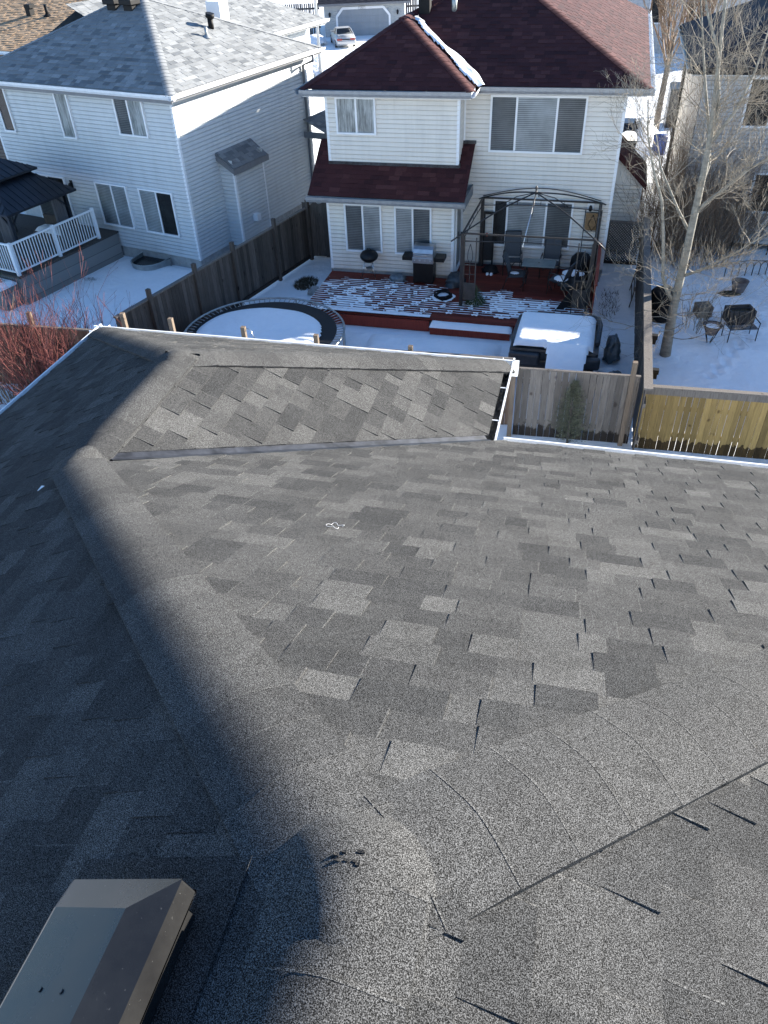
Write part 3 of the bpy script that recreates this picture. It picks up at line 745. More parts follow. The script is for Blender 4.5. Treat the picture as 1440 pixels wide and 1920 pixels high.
mb = MB(); mb.box(.44, 1.46, 24.87, 24.93, 1.35, 1.42); mb.box(.44, 1.46, 24.87, 24.93, .08, .15); mb.box(.44, .49, 24.87, 24.93, .15, 1.35); part('frame', mb, M['wood_grey'], fe)

# ================================================================== cream house with maroon roof (frame M)
mh = thing('house', 'cream sided two-storey house with a maroon shingle roof', 'house', FM, -3.7, 22.3)
UL, UR, VA, VC, VB = -7.78, 0.41, 22.31, 22.85, 23.55
SB = .40; ZE = 5.40
mb = MB()
siding(mb, (UL, VA), (-3.95, VA), SB, 2.52, (0, -1))
siding(mb, (UL, VC), (-3.95, VC), 3.38, 5.2, (0, -1))
siding(mb, (-3.95, VB), (UR, VB), SB, 5.2, (0, -1))
siding(mb, (-3.95, VA), (-3.95, VB), SB, 2.75, (1, 0)); siding(mb, (-3.95, VC), (-3.95, VB), 3.38, 5.2, (1, 0))
siding(mb, (UR, VB), (UR, 36.5), .15, 5.2, (1, 0)); siding(mb, (UL, 36.5), (UL, VC), .15, 5.2, (-1, 0)); siding(mb, (UL, VC), (UL, VA), .15, 2.6, (-1, 0))
mb.quad((UL, 36.5, 0), (UR, 36.5, 0), (UR, 36.5, 5.2), (UL, 36.5, 5.2))
part('wall', mb, M['sid_m'], mh)
mb = MB()
for (u, v, z0, z1) in ((UL, VA, SB, 2.5), (-3.95, VA, SB, 2.5), (UL, VC, 3.4, 5.19), (-3.95, VC, 3.4, 5.19), (UR, VB, SB, 5.19)):
    sx = -1 if u == UL else 1
    mb = MB(); mb.box(u - .06 * sx, u + .018 * sx, v - .02, v + .0, z0, z1); mb.box(u, u + .02 * sx, v, v + .07, z0, z1); part('corner_trim', mb, M['trim'], mh)
mb = MB(); mb.box(-3.93, -3.88, VB - .05, VB - .016, SB, 5.19); part('corner_trim', mb, M['trim'], mh)
mb = MB(); mb.box(UL + .02, UR - .02, VB + .02, 36.4, 0, .4); mb.box(UL + .02, -3.97, VA + .02, VB + .02, 0, .4); part('foundation', mb, M['concrete'], mh)
window(mh, VC, -7.48, -6.31, 4.18, 5.15, (-6.88,), fills=['curtain', 'curtain'])
window(mh, VB, -3.20, -0.58, 3.65, 5.12, (-2.47, -1.37), fills=['blind_grey', 'blind', 'blind_grey'])
window(mh, VA, -7.25, -6.10, 1.0, 2.43, (-6.68,), fills=['blind_grey', 'blind'])
window(mh, VA, -5.71, -4.59, 1.0, 2.42, (-5.16,), fills=['blind', 'blind_grey'])
window(mh, VB, -2.97, -0.63, .97, 2.36, (-2.55, -1.41), fills=['room', 'blind', 'blind_grey'])
# patio door in the side wall of the bay
mb = MB(); x = -3.95
mb.box(x + .015, x + .06, VA + .22, VA + .29, .38, 2.45); mb.box(x + .015, x + .06, VB - .17, VB - .10, .38, 2.45); mb.box(x + .015, x + .06, VA + .29, VB - .17, 2.36, 2.45); mb.box(x + .015, x + .06, VA + .29, VB - .17, .38, .5)
dr = part('door', mb, M['trim'], mh)
mb = MB(); mb.quad((x + .03, VA + .29, .5), (x + .03, VB - .17, .5), (x + .03, VB - .17, 2.36), (x + .03, VA + .29, 2.36)); part('pane', mb, M['glass_dark'], dr)
mb = MB(); mb.box(x + .06, x + .10, VB - .28, VB - .25, 1.2, 1.4); part('handle', mb, M['black'], dr)
# side chase with a small maroon roof
mb = MB(); siding(mb, (UR, 26.0), (1.28, 26.0), .1, 2.2, (0, -1)); siding(mb, (1.28, 26.0), (1.28, 28.0), .1, 2.2, (1, 0)); mb.quad((UR, 25.985, 2.2), (1.28, 25.985, 2.2), (1.30, 25.985, 2.25), (UR, 25.985, 3.1)); cz = part('chimney_chase', mb, M['sid_m'], mh)
mb = MB(); mb.box(1.25, 1.302, 25.96, 25.984, .1, 2.2); part('corner_trim', mb, M['trim'], cz)
mb = MB(); mb.add([(UR, 25.85, 3.2), (1.42, 25.85, 2.25), (1.42, 28.1, 2.25), (UR, 28.1, 3.2), (UR, 25.85, 3.0), (1.42, 25.85, 2.05), (1.42, 28.1, 2.05)], [(0, 1, 2, 3), (0, 4, 5, 1), (1, 5, 6, 2)]); part('roof', mb, M['shingle_maroon'], cz)
# lamp
mb = MB(); mb.box(-.25, -.06, VB - .03, VB - .0145, 2.12, 2.36); lp = part('wall_lamp', mb, M['trim'], mh)
mb = MB(); mb.lathe((-.155, VB - .10, 2.14), [(.02, 0), (.045, .02), (.05, .10), (.03, .15), (.0, .17)], 10); mb.bar((-.155, VB - .03, 2.28), (-.155, VB - .10, 2.28), .02, .02); part('lamp_shade', mb, M['black'], lp)
# roof
u0, u1, vb, vm, ps = -8.33, .95, 22.4, 23.1, .58
rr2 = random.Random(31); TM = (0.1, 0.3, 0.4, 0.45, 0.5, 0.55, 0.75)
KW = dict(tones=TM, sides=False)
pm = .50; BP = (-5.94, 24.79, ZE + 2.39 * ps); RG = (-3.69, 27.74, ZE + 4.64 * pm); VV = (-5.94, 25.72, BP[2]); VH = (-5.787, 25.643, ZE + 2.543 * pm); BK = 37.5
RB = (-3.69, BK - 4.64, RG[2])
mb = MB(); A_ = (0.155, 0.16, 0.34, 0.008, rr2)
shingles(mb, [(u0, vb, ZE), (-3.55, vb, ZE), BP], [0, .03, .03], *A_, tones=TM, sides=True)
shingles(mb, [(-3.55, vm, ZE), (-3.55, vb, ZE), BP, VV], [0, .03, .03, 0], *A_, tones=TM, e0=(0, 1, 0))
shingles(mb, [(-3.55, vm, ZE), (u1, vm, ZE), RG, VH], [0, .03, .03, 0], *A_, tones=TM)
shingles(mb, [(u1, vm, ZE), (u1, BK, ZE), RB, RG], [0, .03, .03, .03], *A_, tones=TM)
mb.poly([(u0, BK, ZE), (u0, vb, ZE), BP, VV]); mb.poly([(u0, BK, ZE), VV, VH, RG, RB]); mb.poly([(u1, BK, ZE), (u0, BK, ZE), RB])
roof = part('roof', mb, M['shingle_maroon'], mh)
TC2 = (.6, .75, .9)
nF2 = Vector((0, -pm, 1)); nR2 = Vector((pm, 0, 1)); nF = Vector((0, -ps, 1)); nR = Vector((ps, 0, 1)); nL = Vector((-ps, 0, 1))
for a_, b_, na, nb_ in (((u0, vb, ZE), BP, nL, nF), ((-3.55, vb, ZE), BP, nF, nR), (VV, BP, nR, nL), ((u1, vm, ZE), RG, nF2, nR2), (RB, RG, nR2, Vector((-pm, 0, 1)))):
    mb = MB(); caps(mb, a_, b_, na, nb_, .15, .2, .012, rr2, tones=TC2); part('ridge_cap', mb, M['shingle_maroon'], roof)
# lower roof
zl, vlo = 2.72, 21.9; lsl = (3.42 - zl) / (VB - vlo) * 1.0
mb = MB(); z2 = zl + (VC - .02 - vlo) * .70
shingles(mb, [(-8.22, vlo, zl), (-3.58, vlo, zl), (-3.58, VB - .02, zl + (VB - .02 - vlo) * .7), (-8.22, VB - .02, zl + (VB - .02 - vlo) * .7)], [0, 0, 0, 0], *A_, tones=TM)
lroof = part('roof', mb, M['shingle_maroon'], mh, label='small maroon lean-to roof above the ground floor bay')
mb = MB(); mb.box(UL - .02, -3.93, VC - .05, VC - .0145, z2 - .02, z2 + .07); mb.box(-3.93, -3.56, VB - .06, VB - .0145, zl + (VB - vlo) * .7 - .03, zl + (VB - vlo) * .7 + .06); mb.box(-3.935, -3.89, VC - .05, VB - .06, z2, z2 + .09); part('flashing', mb, M['flash'], lroof)
# soffits / fascia / gutters
mb = MB()
mb.box(u0 + .05, -3.6, vb + .02, VC + .1, 5.2, 5.23); mb.box(-3.6, u1 - .05, vm + .02, VB + .1, 5.2, 5.23); mb.box(UR - .05, u1 - .05, VB + .1, BK - .05, 5.2, 5.23); mb.box(u0 + .05, UL + .05, VC + .1, BK - .05, 5.2, 5.23)
mb.box(-8.15, -3.65, vlo + .05, VA + .05, 2.53, 2.56); mb.box(-3.95, -3.65, VA + .05, VB, 2.53, 2.56); mb.box(-8.15, UL, VA + .05, VB, 2.53, 2.56)
part('soffit', mb, M['soffit'], mh)
mb = MB(); E_ = ZE - .012
for a, b, o in (((u0 - .0, vb, E_), (-3.55, vb, E_), (0, -1, 0)), ((-3.43, vm, E_), (u1 + .12, vm, E_), (0, -1, 0)), ((-8.25, vlo, zl - .012), (-3.55, vlo, zl - .012), (0, -1, 0))):
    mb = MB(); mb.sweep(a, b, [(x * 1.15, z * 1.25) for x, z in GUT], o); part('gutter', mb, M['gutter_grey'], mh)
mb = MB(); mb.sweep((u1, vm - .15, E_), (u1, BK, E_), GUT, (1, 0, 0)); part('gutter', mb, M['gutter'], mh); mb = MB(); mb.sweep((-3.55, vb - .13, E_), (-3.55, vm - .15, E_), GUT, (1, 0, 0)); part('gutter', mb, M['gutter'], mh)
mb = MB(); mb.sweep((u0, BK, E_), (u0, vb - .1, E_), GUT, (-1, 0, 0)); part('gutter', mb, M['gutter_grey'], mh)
mb = MB()
mb.box(-8.2, -8.17, vlo + .02, VB, 2.45, zl + .02); part('fascia', mb, M['fascia_grey'], mh); mb = MB(); mb.box(-3.63, -3.60, vlo + .02, VB, 2.45, zl + .02); part('fascia', mb, M['fascia_grey'], mh)
mb = MB(); mb.tube([(-8.0, 21.95, 2.58), (-8.0, 22.15, 2.45), (-7.86, 22.5, 2.45)], .05, 8); part('downspout', mb, M['gutter_grey'], mh)
# roof vents
def mfront(u, v): return ZE + pm * (v - vm)
for (u, v, w) in ((-5.55, 25.75, .32),):
    mb = MB(); z = mfront(u, v); mb.box(u - w / 2, u + w / 2, v - .02, v + .25, z - .1, z + .42); mb.box(u - w / 2 - .04, u + w / 2 + .04, v - .08, v + .3, z + .42, z + .5); part('roof_vent', mb, M['plastic_black'], roof)
mb = MB(); u, v = -4.70, 25.9; z = mfront(u, v); mb.tube([(u, v, z - .1), (u, v, z + .4)], .075, 12); mb.tube([(u, v, z + .4), (u, v, z + .5)], .10, 12); part('vent_pipe', mb, M['galv'], roof)
# snow in the valley
mb = MB()
def vs(u, v):
    # distance from valley line u = -3.55 - (v - 23.1)
    w = ((-3.55 - u) - (v - vm)); t = (v - vm) - (-3.55 - u)
    along = ((-3.55 - u) + (v - vm)) / 2
    if along < -.15 or along > 2.15: return None
    zb = max(ZE + pm * (v - vm), ZE + ps * (-3.55 - u))
    d = (v - vm - (-3.55 - u)) / 1.414
    lim1 = .20 + .06 * math.sin(along * 3) + .02 * math.sin(along * 9) + .04 * along; lim2 = .12 + .05 * math.sin(along * 5)
    if d > lim1 or d < -lim2: return None
    f = (1 - (d / lim1) ** 2) if d > 0 else (1 - (d / lim2) ** 2)
    return zb + .012 + .10 * max(0, f) ** .5 * (.8 + .4 * NZ(u * 4, v * 4))
mb.field(frange(-6.2, -3.2, .04), frange(22.8, 25.8, .04), vs)
solo('roof_snow', 'strip of old snow lying in the valley of the maroon roof', 'snow', FM, mb, M['snow'], -4.6, 24.1, 6.0)

# ------------------------------------------------------------------ red deck
dk = thing('deck', 'red stained wooden deck streaked with snow behind the cream house', 'deck', FM, -3.7, 19.4)
mb = MB(); rd = random.Random(8); v = 19.42
while v < 23.5:
    uu1 = .22; mb.box(UL + .02 if v < VA - .14 else -3.93, uu1, v, min(v + .134, 23.53), .31, .35, rd.random()); v += .14
part('deck_boards', mb, M['deck_red'], dk)
mb = MB(); mb.box(UL, -4.06, 19.36, 19.41, .0, .30, .4); mb.box(UL, UL + .05, 19.41, 22.25, 0, .30, .3); mb.box(-4.06, .22, 19.66, 19.70, 0, .30, .3); part('fascia_board', mb, M['red_board'], dk)
mb = MB(); mb.box(-4.0, -1.80, 19.18, 19.62, .17, .22, .5); mb.box(-4.0, -1.8, 19.2, 19.24, 0, .17, .2); mb.box(-4.0, -3.95, 19.24, 19.62, 0, .17); part('step', mb, M['red_board'], dk)
mb = MB(); v = 20.45
while v < 24.6: mb.box(.24, .28, v, v + .135, .0, 1.18, rd.random()); v += .14
mb.box(.22, .31, 20.42, 24.6, 1.182, 1.22); part('side_screen', mb, M['red_board'], dk)
# snow on the deck
mb = MB(); rs = random.Random(2)
def decksnow(u, v):
    nn = fbm(u * 1.3 + 5, v * 1.3); n2 = fbm(u * 5, v * 9)
    if u < -3.9: m = 1.25 - max(0, v - 20.9) * .9 - max(0, (u + 5.0)) * .25
    else:
        edge = 20.55 + .35 * math.sin((u + 3) * 1.1) + (.45 if -3.2 < u < -2.0 else 0)
        m = 1.15 - max(0, v - edge) * 2.2
    m += (nn - .5) * .9
    bi = math.floor((v - 19.42) / .14); dv = (v - 19.42) / .14 - bi - .5
    cu = (u + 7.7 + .34 * NZ(bi * 1.7, 3.3) + .10 * NZ(u * 3, bi)) / (.60 + .25 * NZ(bi * .37, 9.1)); du = cu - math.floor(cu) - .5
    e = (abs(du) / .60) ** 4 + (dv / .44) ** 2
    melt = max(0, 1 - e) * (1.5 + 1.9 * (fbm(u * .9 + 2, v * 1.3 + 8) - .5) + .4 * (fbm(u * 3 + 3, bi * 3.7) - .5))
    if v < 19.62 + .05 * NZ(u * 3, 1): melt *= .1
    if v > VA - .02 and u < -3.95: return None
    h = (min(m, .95) + (n2 - .5) * .3 - melt * 1.05 - .2) * .05
    if u > -4.05 and v < 19.72: return None
    return .351 + min(.05, h) if h > 0.001 else None
mb.field(frange(UL + .03, .2, .028), frange(19.43, 23.5, .02), decksnow)
solo('deck_snow', 'thin striped snow left on the red deck boards', 'snow', FM, mb, M['snow'], -3.8, 19.5, .35, kind='stuff')
def cushion(name, label, fr, u0, u1, v0, v1, zb, h, seed=1, rnd=.18, res=.06, cat='snow', amp=.03, mat='snow'):
    mb = MB()
    def f(u, v):
        x = min(u - u0, u1 - u); y = min(v - v0, v1 - v)
        if x < -1e-6 or y < -1e-6: return None
        k = min(1, x / rnd) if rnd else 1; l = min(1, y / rnd) if rnd else 1
        k = math.sqrt(max(0, 1 - (1 - k) ** 2)); l = math.sqrt(max(0, 1 - (1 - l) ** 2))
        if k * l <= 0: return zb
        return zb + h * k * l + amp * k * l * (fbm(u * 2 + seed, v * 2) - .5) * 2
    mb.field(frange(u0, u1, res), frange(v0, v1, res), f)
    return solo(name, label, cat, fr, mb, M[mat], (u0 + u1) / 2, (v0 + v1) / 2, zb)
cushion('snow_pad', 'long pad of snow covering the low step of the red deck', FM, -4.02, -1.76, 19.16, 19.66, .22, .10, rnd=.1)
cushion('snow_pad', 'low snow drift in front of the red deck step', FM, -5.6, -1.9, 16.5, 19.0, -.02, .16, rnd=.8, res=.12)

# ------------------------------------------------------------------ gazebo frame
gz = thing('gazebo_frame', 'bare bronze gazebo frame without its canopy on the red deck', 'gazebo', FM, -1.6, 22.0, .35)
gFL, gFR, gBL, gBR = (-3.36, 20.42), (.10, 20.44), (-3.28, 23.42), (.12, 23.42); zt = 2.40
for c in (gFL, gFR, gBL, gBR):
    mb = MB(); mb.box(c[0] - .045, c[0] + .045, c[1] - .045, c[1] + .045, .352, zt); mb.box(c[0] - .09, c[0] + .09, c[1] - .09, c[1] + .09, .3515, .37); part('post', mb, M['bronze'], gz)
def arc(a, b, sag, n=10): return [Vector(a).lerp(Vector(b), i / n) + Vector((0, 0, sag * math.sin(math.pi * i / n))) for i in range(n + 1)]
for a, b in ((gFL, gFR), (gBL, gBR), (gFL, gBL), (gFR, gBR)):
    mb = MB(); mb.bar((*a, zt), (*b, zt), .04, .04); mb.tube(arc((*a, zt - .22), (*b, zt - .22), .06), .014, 6)
    for t in (.3, .5, .7): p = Vector((*a, zt)).lerp(Vector((*b, zt)), t); mb.bar(p, p - Vector((0, 0, .16)), .014, .014)
    part('beam', mb, M['bronze'], gz)
ap = Vector((-1.62, 21.75, 3.12))
for c in (gFL, gFR, gBL, gBR):
    mb = MB(); e = Vector((c[0], c[1], zt)); e2 = e + (e - Vector((ap.x, ap.y, zt))).normalized() * .35 - Vector((0, 0, .16))
    pts = [ap.lerp(e, i / 10) + Vector((0, 0, .07 * math.sin(math.pi * i / 10))) for i in range(11)] + [e2]
    mb.tube(pts, .02, 8); part('rafter', mb, M['bronze'], gz)
for c, d_ in (((-1.62, 20.43), 0), ((-1.58, 23.42), 0), ((-3.3, 21.9), 1), ((.1, 21.9), 1)):
    mb = MB(); e = Vector((c[0], c[1], zt)); mid = ap.lerp(e, .55); mb.tube([ap, ap.lerp(e, .3) + Vector((0, 0, .08)), mid], .013, 6)
    part('rafter', mb, M['bronze'], gz)
for a, b in ((gBL, gBR),):
    mb = MB(); mb.tube(arc((*gBL, zt + .05), (*gBR, zt + .05), .28, 16), .014, 6); part('rafter', mb, M['bronze'], gz)
mb = MB(); mb.tube([ap - Vector((0, 0, .05)), ap + Vector((0, 0, .05))], .03, 10); mb.lathe(ap + Vector((0, 0, .05)), [(.012, 0), (.03, .04), (.035, .08), (.02, .12), (0, .13)], 10); part('finial', mb, M['gazrail'], gz)
mb = MB(); mb.tube([ap - Vector((0, 0, .02)), Vector((-1.75, 20.44, 2.1)), ], .014, 8); part('loose_strut', mb, M['silver'], gz)
# corner panels
def gpanel(uA, uB, v):
    mb = MB(); z0, z1 = .55, 2.2
    for u in (uA, uB): mb.bar((u, v, z0), (u, v, z1 + .1), .03, .03)
    for z in (z0, 1.02, 1.55, z1): mb.bar((uA, v, z), (uB, v, z), .025, .025)
    um = (uA + uB) / 2
    mb.bar((um, v, 1.02), (um, v, 1.55), .014, .014); mb.bar((uA, v, 1.28), (uB, v, 1.28), .014, .014)
    for s_ in (-1, 1): mb.tube([(um, v, 1.55), (um + s_ * .07, v, 1.72), (um + s_ * .06, v, 1.9), (um, v, 2.12)], .009, 6)
    mb.box(uA + .015, uB - .015, v - .008, v + .008, z0, 1.01); part('side_panel', mb, M['gazrail'], gz)
gpanel(-3.30, -2.98, 20.42); gpanel(-.30, .05, 20.44)

# ------------------------------------------------------------------ deck furniture
kt = thing('kettle_grill', 'round black kettle charcoal grill on three thin legs by the left window', 'grill', FM, -6.45, 21.95, .35)
mb = MB(); mb.lathe((-6.45, 21.95, .98), [(.0, -.17), (.14, -.14), (.24, -.06), (.27, .0), (.275, .012), (.27, .02)], 24); part('bowl', mb, M['black'], kt)
mb = MB(); mb.lathe((-6.45, 21.95, 1.0), [(.278, 0), (.27, .05), (.21, .13), (.1, .18), (0, .19)], 24); ld = part('lid', mb, M['black'], kt)
mb = MB(); mb.tube([(-6.51, 21.95, 1.18), (-6.49, 21.95, 1.24), (-6.41, 21.95, 1.24), (-6.39, 21.95, 1.18)], .012, 6); part('handle', mb, M['black'], ld)
for a in (90, 215, 325):
    mb = MB(); c, s_ = math.cos(R(a)), math.sin(R(a)); mb.tube([(-6.45 + .14 * c, 21.95 + .14 * s_, .86), (-6.45 + .27 * c, 21.95 + .27 * s_, .36)], .013, 8); part('leg', mb, M['silver'], kt)
mb = MB(); mb.lathe((-6.45, 21.95, .62), [(.0, 0), (.11, .005), (.12, .02)], 14); part('ash_pan', mb, M['silver'], kt)
bq = thing('gas_grill', 'gas barbecue with a stainless lid, four knobs and black cabinet', 'barbecue', FM, -4.75, 21.9, .35)
mb = MB(); mb.box(-5.03, -4.42, 21.68, 22.10, .40, 1.0); 
for uu in (-5.0, -4.46):
    for vv in (21.72, 22.06): mb.tube([(uu - .02, vv, .39), (uu + .02, vv, .39)], .035, 10)
part('cabinet', mb, M['black'], bq, bevel=.01)
mb = MB(); mb.box(-5.04, -4.41, 21.62, 22.12, 1.003, 1.17); part('control_panel', mb, M['steel'], bq, bevel=.01)
for k in range(4):
    mb = MB(); uu = -4.96 + k * .157; mb.lathe((0, 0, 0), [(.032, 0), (.03, .02), (.024, .035), (0, .036)], 14); mb.v = [(uu + a, 21.62 - c, 1.09 + b) for a, b, c in mb.v]; part('knob', mb, M['chrome'], bq)
mb = MB(); prof = [(0, 0), (0, .12), (.05, .22), (.14, .29), (.28, .32), (.42, .28), (.47, 0)]
vsx = [(-5.02, 21.66 + x, 1.173 + z) for x, z in prof] + [(-4.43, 21.66 + x, 1.173 + z) for x, z in prof]; k = len(prof)
mb.add(vsx, [(i, i + 1, k + i + 1, k + i) for i in range(k - 1)] + [tuple(range(k)), tuple(reversed(range(k, 2 * k)))]); hd = part('hood', mb, M['steel'], bq)
mb = MB(); mb.tube([(-4.96, 21.62, 1.26), (-4.49, 21.62, 1.26)], .014, 8); mb.tube([(-4.96, 21.62, 1.26), (-4.96, 21.67, 1.26)], .01, 6); mb.tube([(-4.49, 21.62, 1.26), (-4.49, 21.67, 1.26)], .01, 6); part('handle', mb, M['silver'], hd)
for x0_, x1_ in ((-5.36, -5.05), (-4.40, -4.10)): mb = MB(); mb.box(x0_, x1_, 21.68, 22.08, 1.05, 1.17); part('side_shelf', mb, M['black'], bq, bevel=.01)
# chairs
def chair(label, u, v, rot, high=1.12):
    t = thing('patio_chair', label, 'chair', FM, u, v, .35, group='grey sling patio chairs on the red deck', rot=rot)
    BASE[t.name] = (0, 0, 0); f = MB(); hb = high
    for s_ in (-1, 1):
        f.tube([(s_ * .27, -.26, .0), (s_ * .27, -.25, .40), (s_ * .27, -.24, .60), (s_ * .27, -.18, .65), (s_ * .27, .10, .64), (s_ * .27, .2, .5)], .014, 6)
        f.tube([(s_ * .25, .34, 0), (s_ * .25, .22, .38), (s_ * .25, -.26, .42)], .014, 6)
        f.tube([(s_ * .24, .18, .40), (s_ * .24, .26, .7), (s_ * .23, .40, hb)], .014, 6)
    f.tube([(-.23, .40, hb), (.23, .40, hb)], .014, 6); f.tube([(-.27, -.26, .42), (.27, -.26, .42)], .014, 6)
    part('frame', f, M['bronze'], t)
    m_ = MB(); P_ = [(-.26, .43), (-.1, .40), (.1, .385), (.18, .40)]
    m_.add([(-.235, y, z) for y, z in P_] + [(.235, y, z) for y, z in P_], [(i, i + 1, 5 + i, 4 + i) for i in range(3)]); part('seat', m_, M['sling'], t)
    m_ = MB(); P_ = [(.19, .44), (.25, .70), (.32, .92), (.395, hb - .01)]
    m_.add([(-.225, y, z) for y, z in P_] + [(.225, y, z) for y, z in P_], [(i, i + 1, 5 + i, 4 + i) for i in range(3)]); part('backrest', m_, M['sling'], t)
    return t
chair('tall grey sling patio chair standing against the patio window', -2.25, 23.0, R(8))
chair('grey sling patio chair behind the far side of the small table', -1.1, 22.95, R(-3), 1.0)
ch3 = chair('grey sling patio chair turned sideways left of the small table, snow on its seat', -2.0, 21.95, R(88), .98)
ch4 = chair('grey sling patio chair right of the table with a heap of snow on its seat', -.72, 21.75, R(-110), .95)
def snowblob(label, fr, u, v, z, ru, rv, h, n=12, name='snow_patch', mat='snow'):
    mb = MB()
    def f(x, y):
        q = ((x - u) / ru) ** 2 + ((y - v) / rv) ** 2
        q *= .75 + .5 * fbm(x * 4 + u, y * 4)
        return None if q > 1.0 else z + h * math.sqrt(max(0, 1 - q))
    mb.field(frange(u - ru * 1.15, u + ru * 1.15, ru / n), frange(v - rv * 1.15, v + rv * 1.15, rv / n), f)
    return solo(name, label, 'snow', fr, mb, M[mat], u, v, z)
snowblob('little patch of snow on the sideways patio chair seat', FM, -2.05, 21.95, .765, .14, .10, .04)
snowblob('heap of snow on the seat of the chair by the gazebo screen', FM, -.70, 21.75, .75, .22, .2, .10)
tb = thing('patio_table', 'small rectangular frosted glass patio table with thin curved legs', 'table', FM, -1.35, 22.15, .35)
mb = MB(); mb.box(-1.86, -.92, 21.86, 22.46, 1.02, 1.04); tp = part('tabletop', mb, M['tabletop'], tb, bevel=.008)
mb = MB(); mb.tube([(-1.39, 22.16, 1.0405), (-1.39, 22.16, 1.047)], .03, 12); part('umbrella_hole_ring', mb, M['black'], tp)
mb = MB()
for a, b in (((-1.86, 21.86), (-.92, 21.86)), ((-1.86, 22.46), (-.92, 22.46)), ((-1.86, 21.86), (-1.86, 22.46)), ((-.92, 21.86), (-.92, 22.46))): mb.tube([(*a, 1.012), (*b, 1.012)], .014, 6)
part('frame', mb, M['bronze'], tb)
for su in (-1, 1):
    for sv in (-1, 1):
        mb = MB(); cx, cy = -1.39, 22.16; mb.tube([(cx + su * .44, cy + sv * .27, 1.01), (cx + su * .36, cy + sv * .2, .85), (cx + su * .30, cy + sv * .16, .65), (cx + su * .38, cy + sv * .22, .48), (cx + su * .46, cy + sv * .27, .36)], .013, 6); part('leg', mb, M['bronze'], tb)
# dark door screen at the back left of the gazebo
sc_ = thing('folding_screen', 'dark narrow folding screen with an orange tag against the cream wall', 'screen', FM, -3.1, 23.38, .35)
mb = MB(); mb.box(-3.22, -3.17, 23.33, 23.37, .36, 2.02); mb.box(-2.93, -2.88, 23.33, 23.37, .36, 2.02); mb.box(-3.17, -2.93, 23.33, 23.37, 1.95, 2.02); part('frame', mb, M['black'], sc_)
mb = MB(); mb.box(-3.17, -2.93, 23.34, 23.36, .55, 1.35); part('panel', mb, M['mesh_black'], sc_)
mb = MB(); mb.box(-3.13, -3.07, 23.315, 23.328, 1.30, 1.40); part('tag', mb, M['orange'], sc_)
wk = thing('trellis', 'tall black wire trellis with a tan woven panel on the cream wall', 'trellis', FM, -.05, 23.42, .35)
mb = MB()
for u in (-.28, .18): mb.tube([(u, 23.42, .36), (u, 23.42, 2.2)], .012, 6)
for z in (.9, 1.15, 1.4, 1.58, 2.12): mb.tube([(-.28, 23.42, z), (.18, 23.42, z)], .009, 6)
for s_ in (-1, 1): mb.tube([(-.05, 23.405, 1.6), (-.05 + s_ * .12, 23.405, 1.78), (-.05 + s_ * .03, 23.405, 1.98), (-.05, 23.405, 2.05)], .008, 5)
part('frame', mb, M['black'], wk)
mb = MB(); mb.box(-.26, .16, 23.425, 23.44, 1.6, 2.1); part('panel', mb, M['wicker'], wk)
# barrel-like dark smoker
mb = MB(); mb.lathe((-.22, 22.75, .35), [(.0, .0), (.27, .0), (.30, .1), (.31, .5), (.29, .68), (.2, .78), (0, .82)], 20)
solo('smoker_drum', 'squat dark drum beneath the wire trellis', 'drum', FM, mb, M['plastic_black'], -.22, 22.75, .35)
def lump(name, label, cat, fr, u, v, z, ru, rv, h, mat, seed=0, rough=.25, n=14):
    mb = MB(); vs_ = []; fs = []; rows = 9
    nz = vnoise(seed + 50)
    for i in range(rows + 1):
        ph = (i / rows) * math.pi / 2
        for k in range(n * 2):
            a = math.pi * k / n; j = 1 + rough * (nz(k * .7, i * .9) - .5) * 2 * math.cos(ph) ** .3
            vs_.append((u + ru * math.cos(a) * math.cos(ph) ** .8 * j, v + rv * math.sin(a) * math.cos(ph) ** .8 * j, z + h * math.sin(ph) * (1 + rough * .6 * (nz(k * .5 + 9, i) - .5))))
    N2_ = n * 2
    for i in range(rows):
        for k in range(N2_): fs.append((i * N2_ + k, i * N2_ + (k + 1) % N2_, (i + 1) * N2_ + (k + 1) % N2_, (i + 1) * N2_ + k))
    mb.add(vs_, fs, .5, True)
    return solo(name, label, cat, fr, mb, M[mat], u, v, z)
lump('cover_bag', 'crumpled grey plastic bag on the deck between the two grills', 'bag', FM, -5.55, 21.85, .35, .27, .2, .2, 'bag_grey', 1)
lump('dark_bag', 'black bag slumped on the deck right of the gas barbecue', 'bag', FM, -3.75, 21.85, .35, .3, .35, .36, 'tarp', 2)
lump('dark_bag', 'small dark heap with white shoes near the folding screen', 'bag', FM, -2.9, 22.95, .35, .25, .18, .22, 'plastic_black', 3)
mb = MB()
for k in range(2): mb.lathe((0, 0, 0), [(.0, .05), (.04, .04), (.05, .0), ], 10); 
mb.v = [(-2.95 + (.12 if i >= 30 else 0) + p[0], 22.75 + p[1] * 2.2, .352 + p[2]) for i, p in enumerate(mb.v)]
solo('shoes', 'pair of white shoes on the deck beside the small dark heap', 'shoes', FM, mb, M['trim'], -2.9, 22.75, .35)
mb = MB(); r2 = random.Random(6)
for k in range(5):
    a0 = r2.random() * 6; q = [(-3.95 + (.22 + .05 * math.sin(i * .7 + k)) * math.cos(a0 + i * .5), 20.85 + (.24 + .07 * math.cos(i * .9 + k)) * math.sin(a0 + i * .5), .40 + .018 * k) for i in range(14)]
    mb.tube(q, .022, 6)
solo('garden_hose', 'black garden hose coiled in snow at the foot of the left gazebo post', 'hose', FM, mb, M['plastic_black'], -3.95, 20.85, .35)
snowblob('snow caught in the coils of the black hose', FM, -3.95, 20.85, .36, .35, .33, .06)
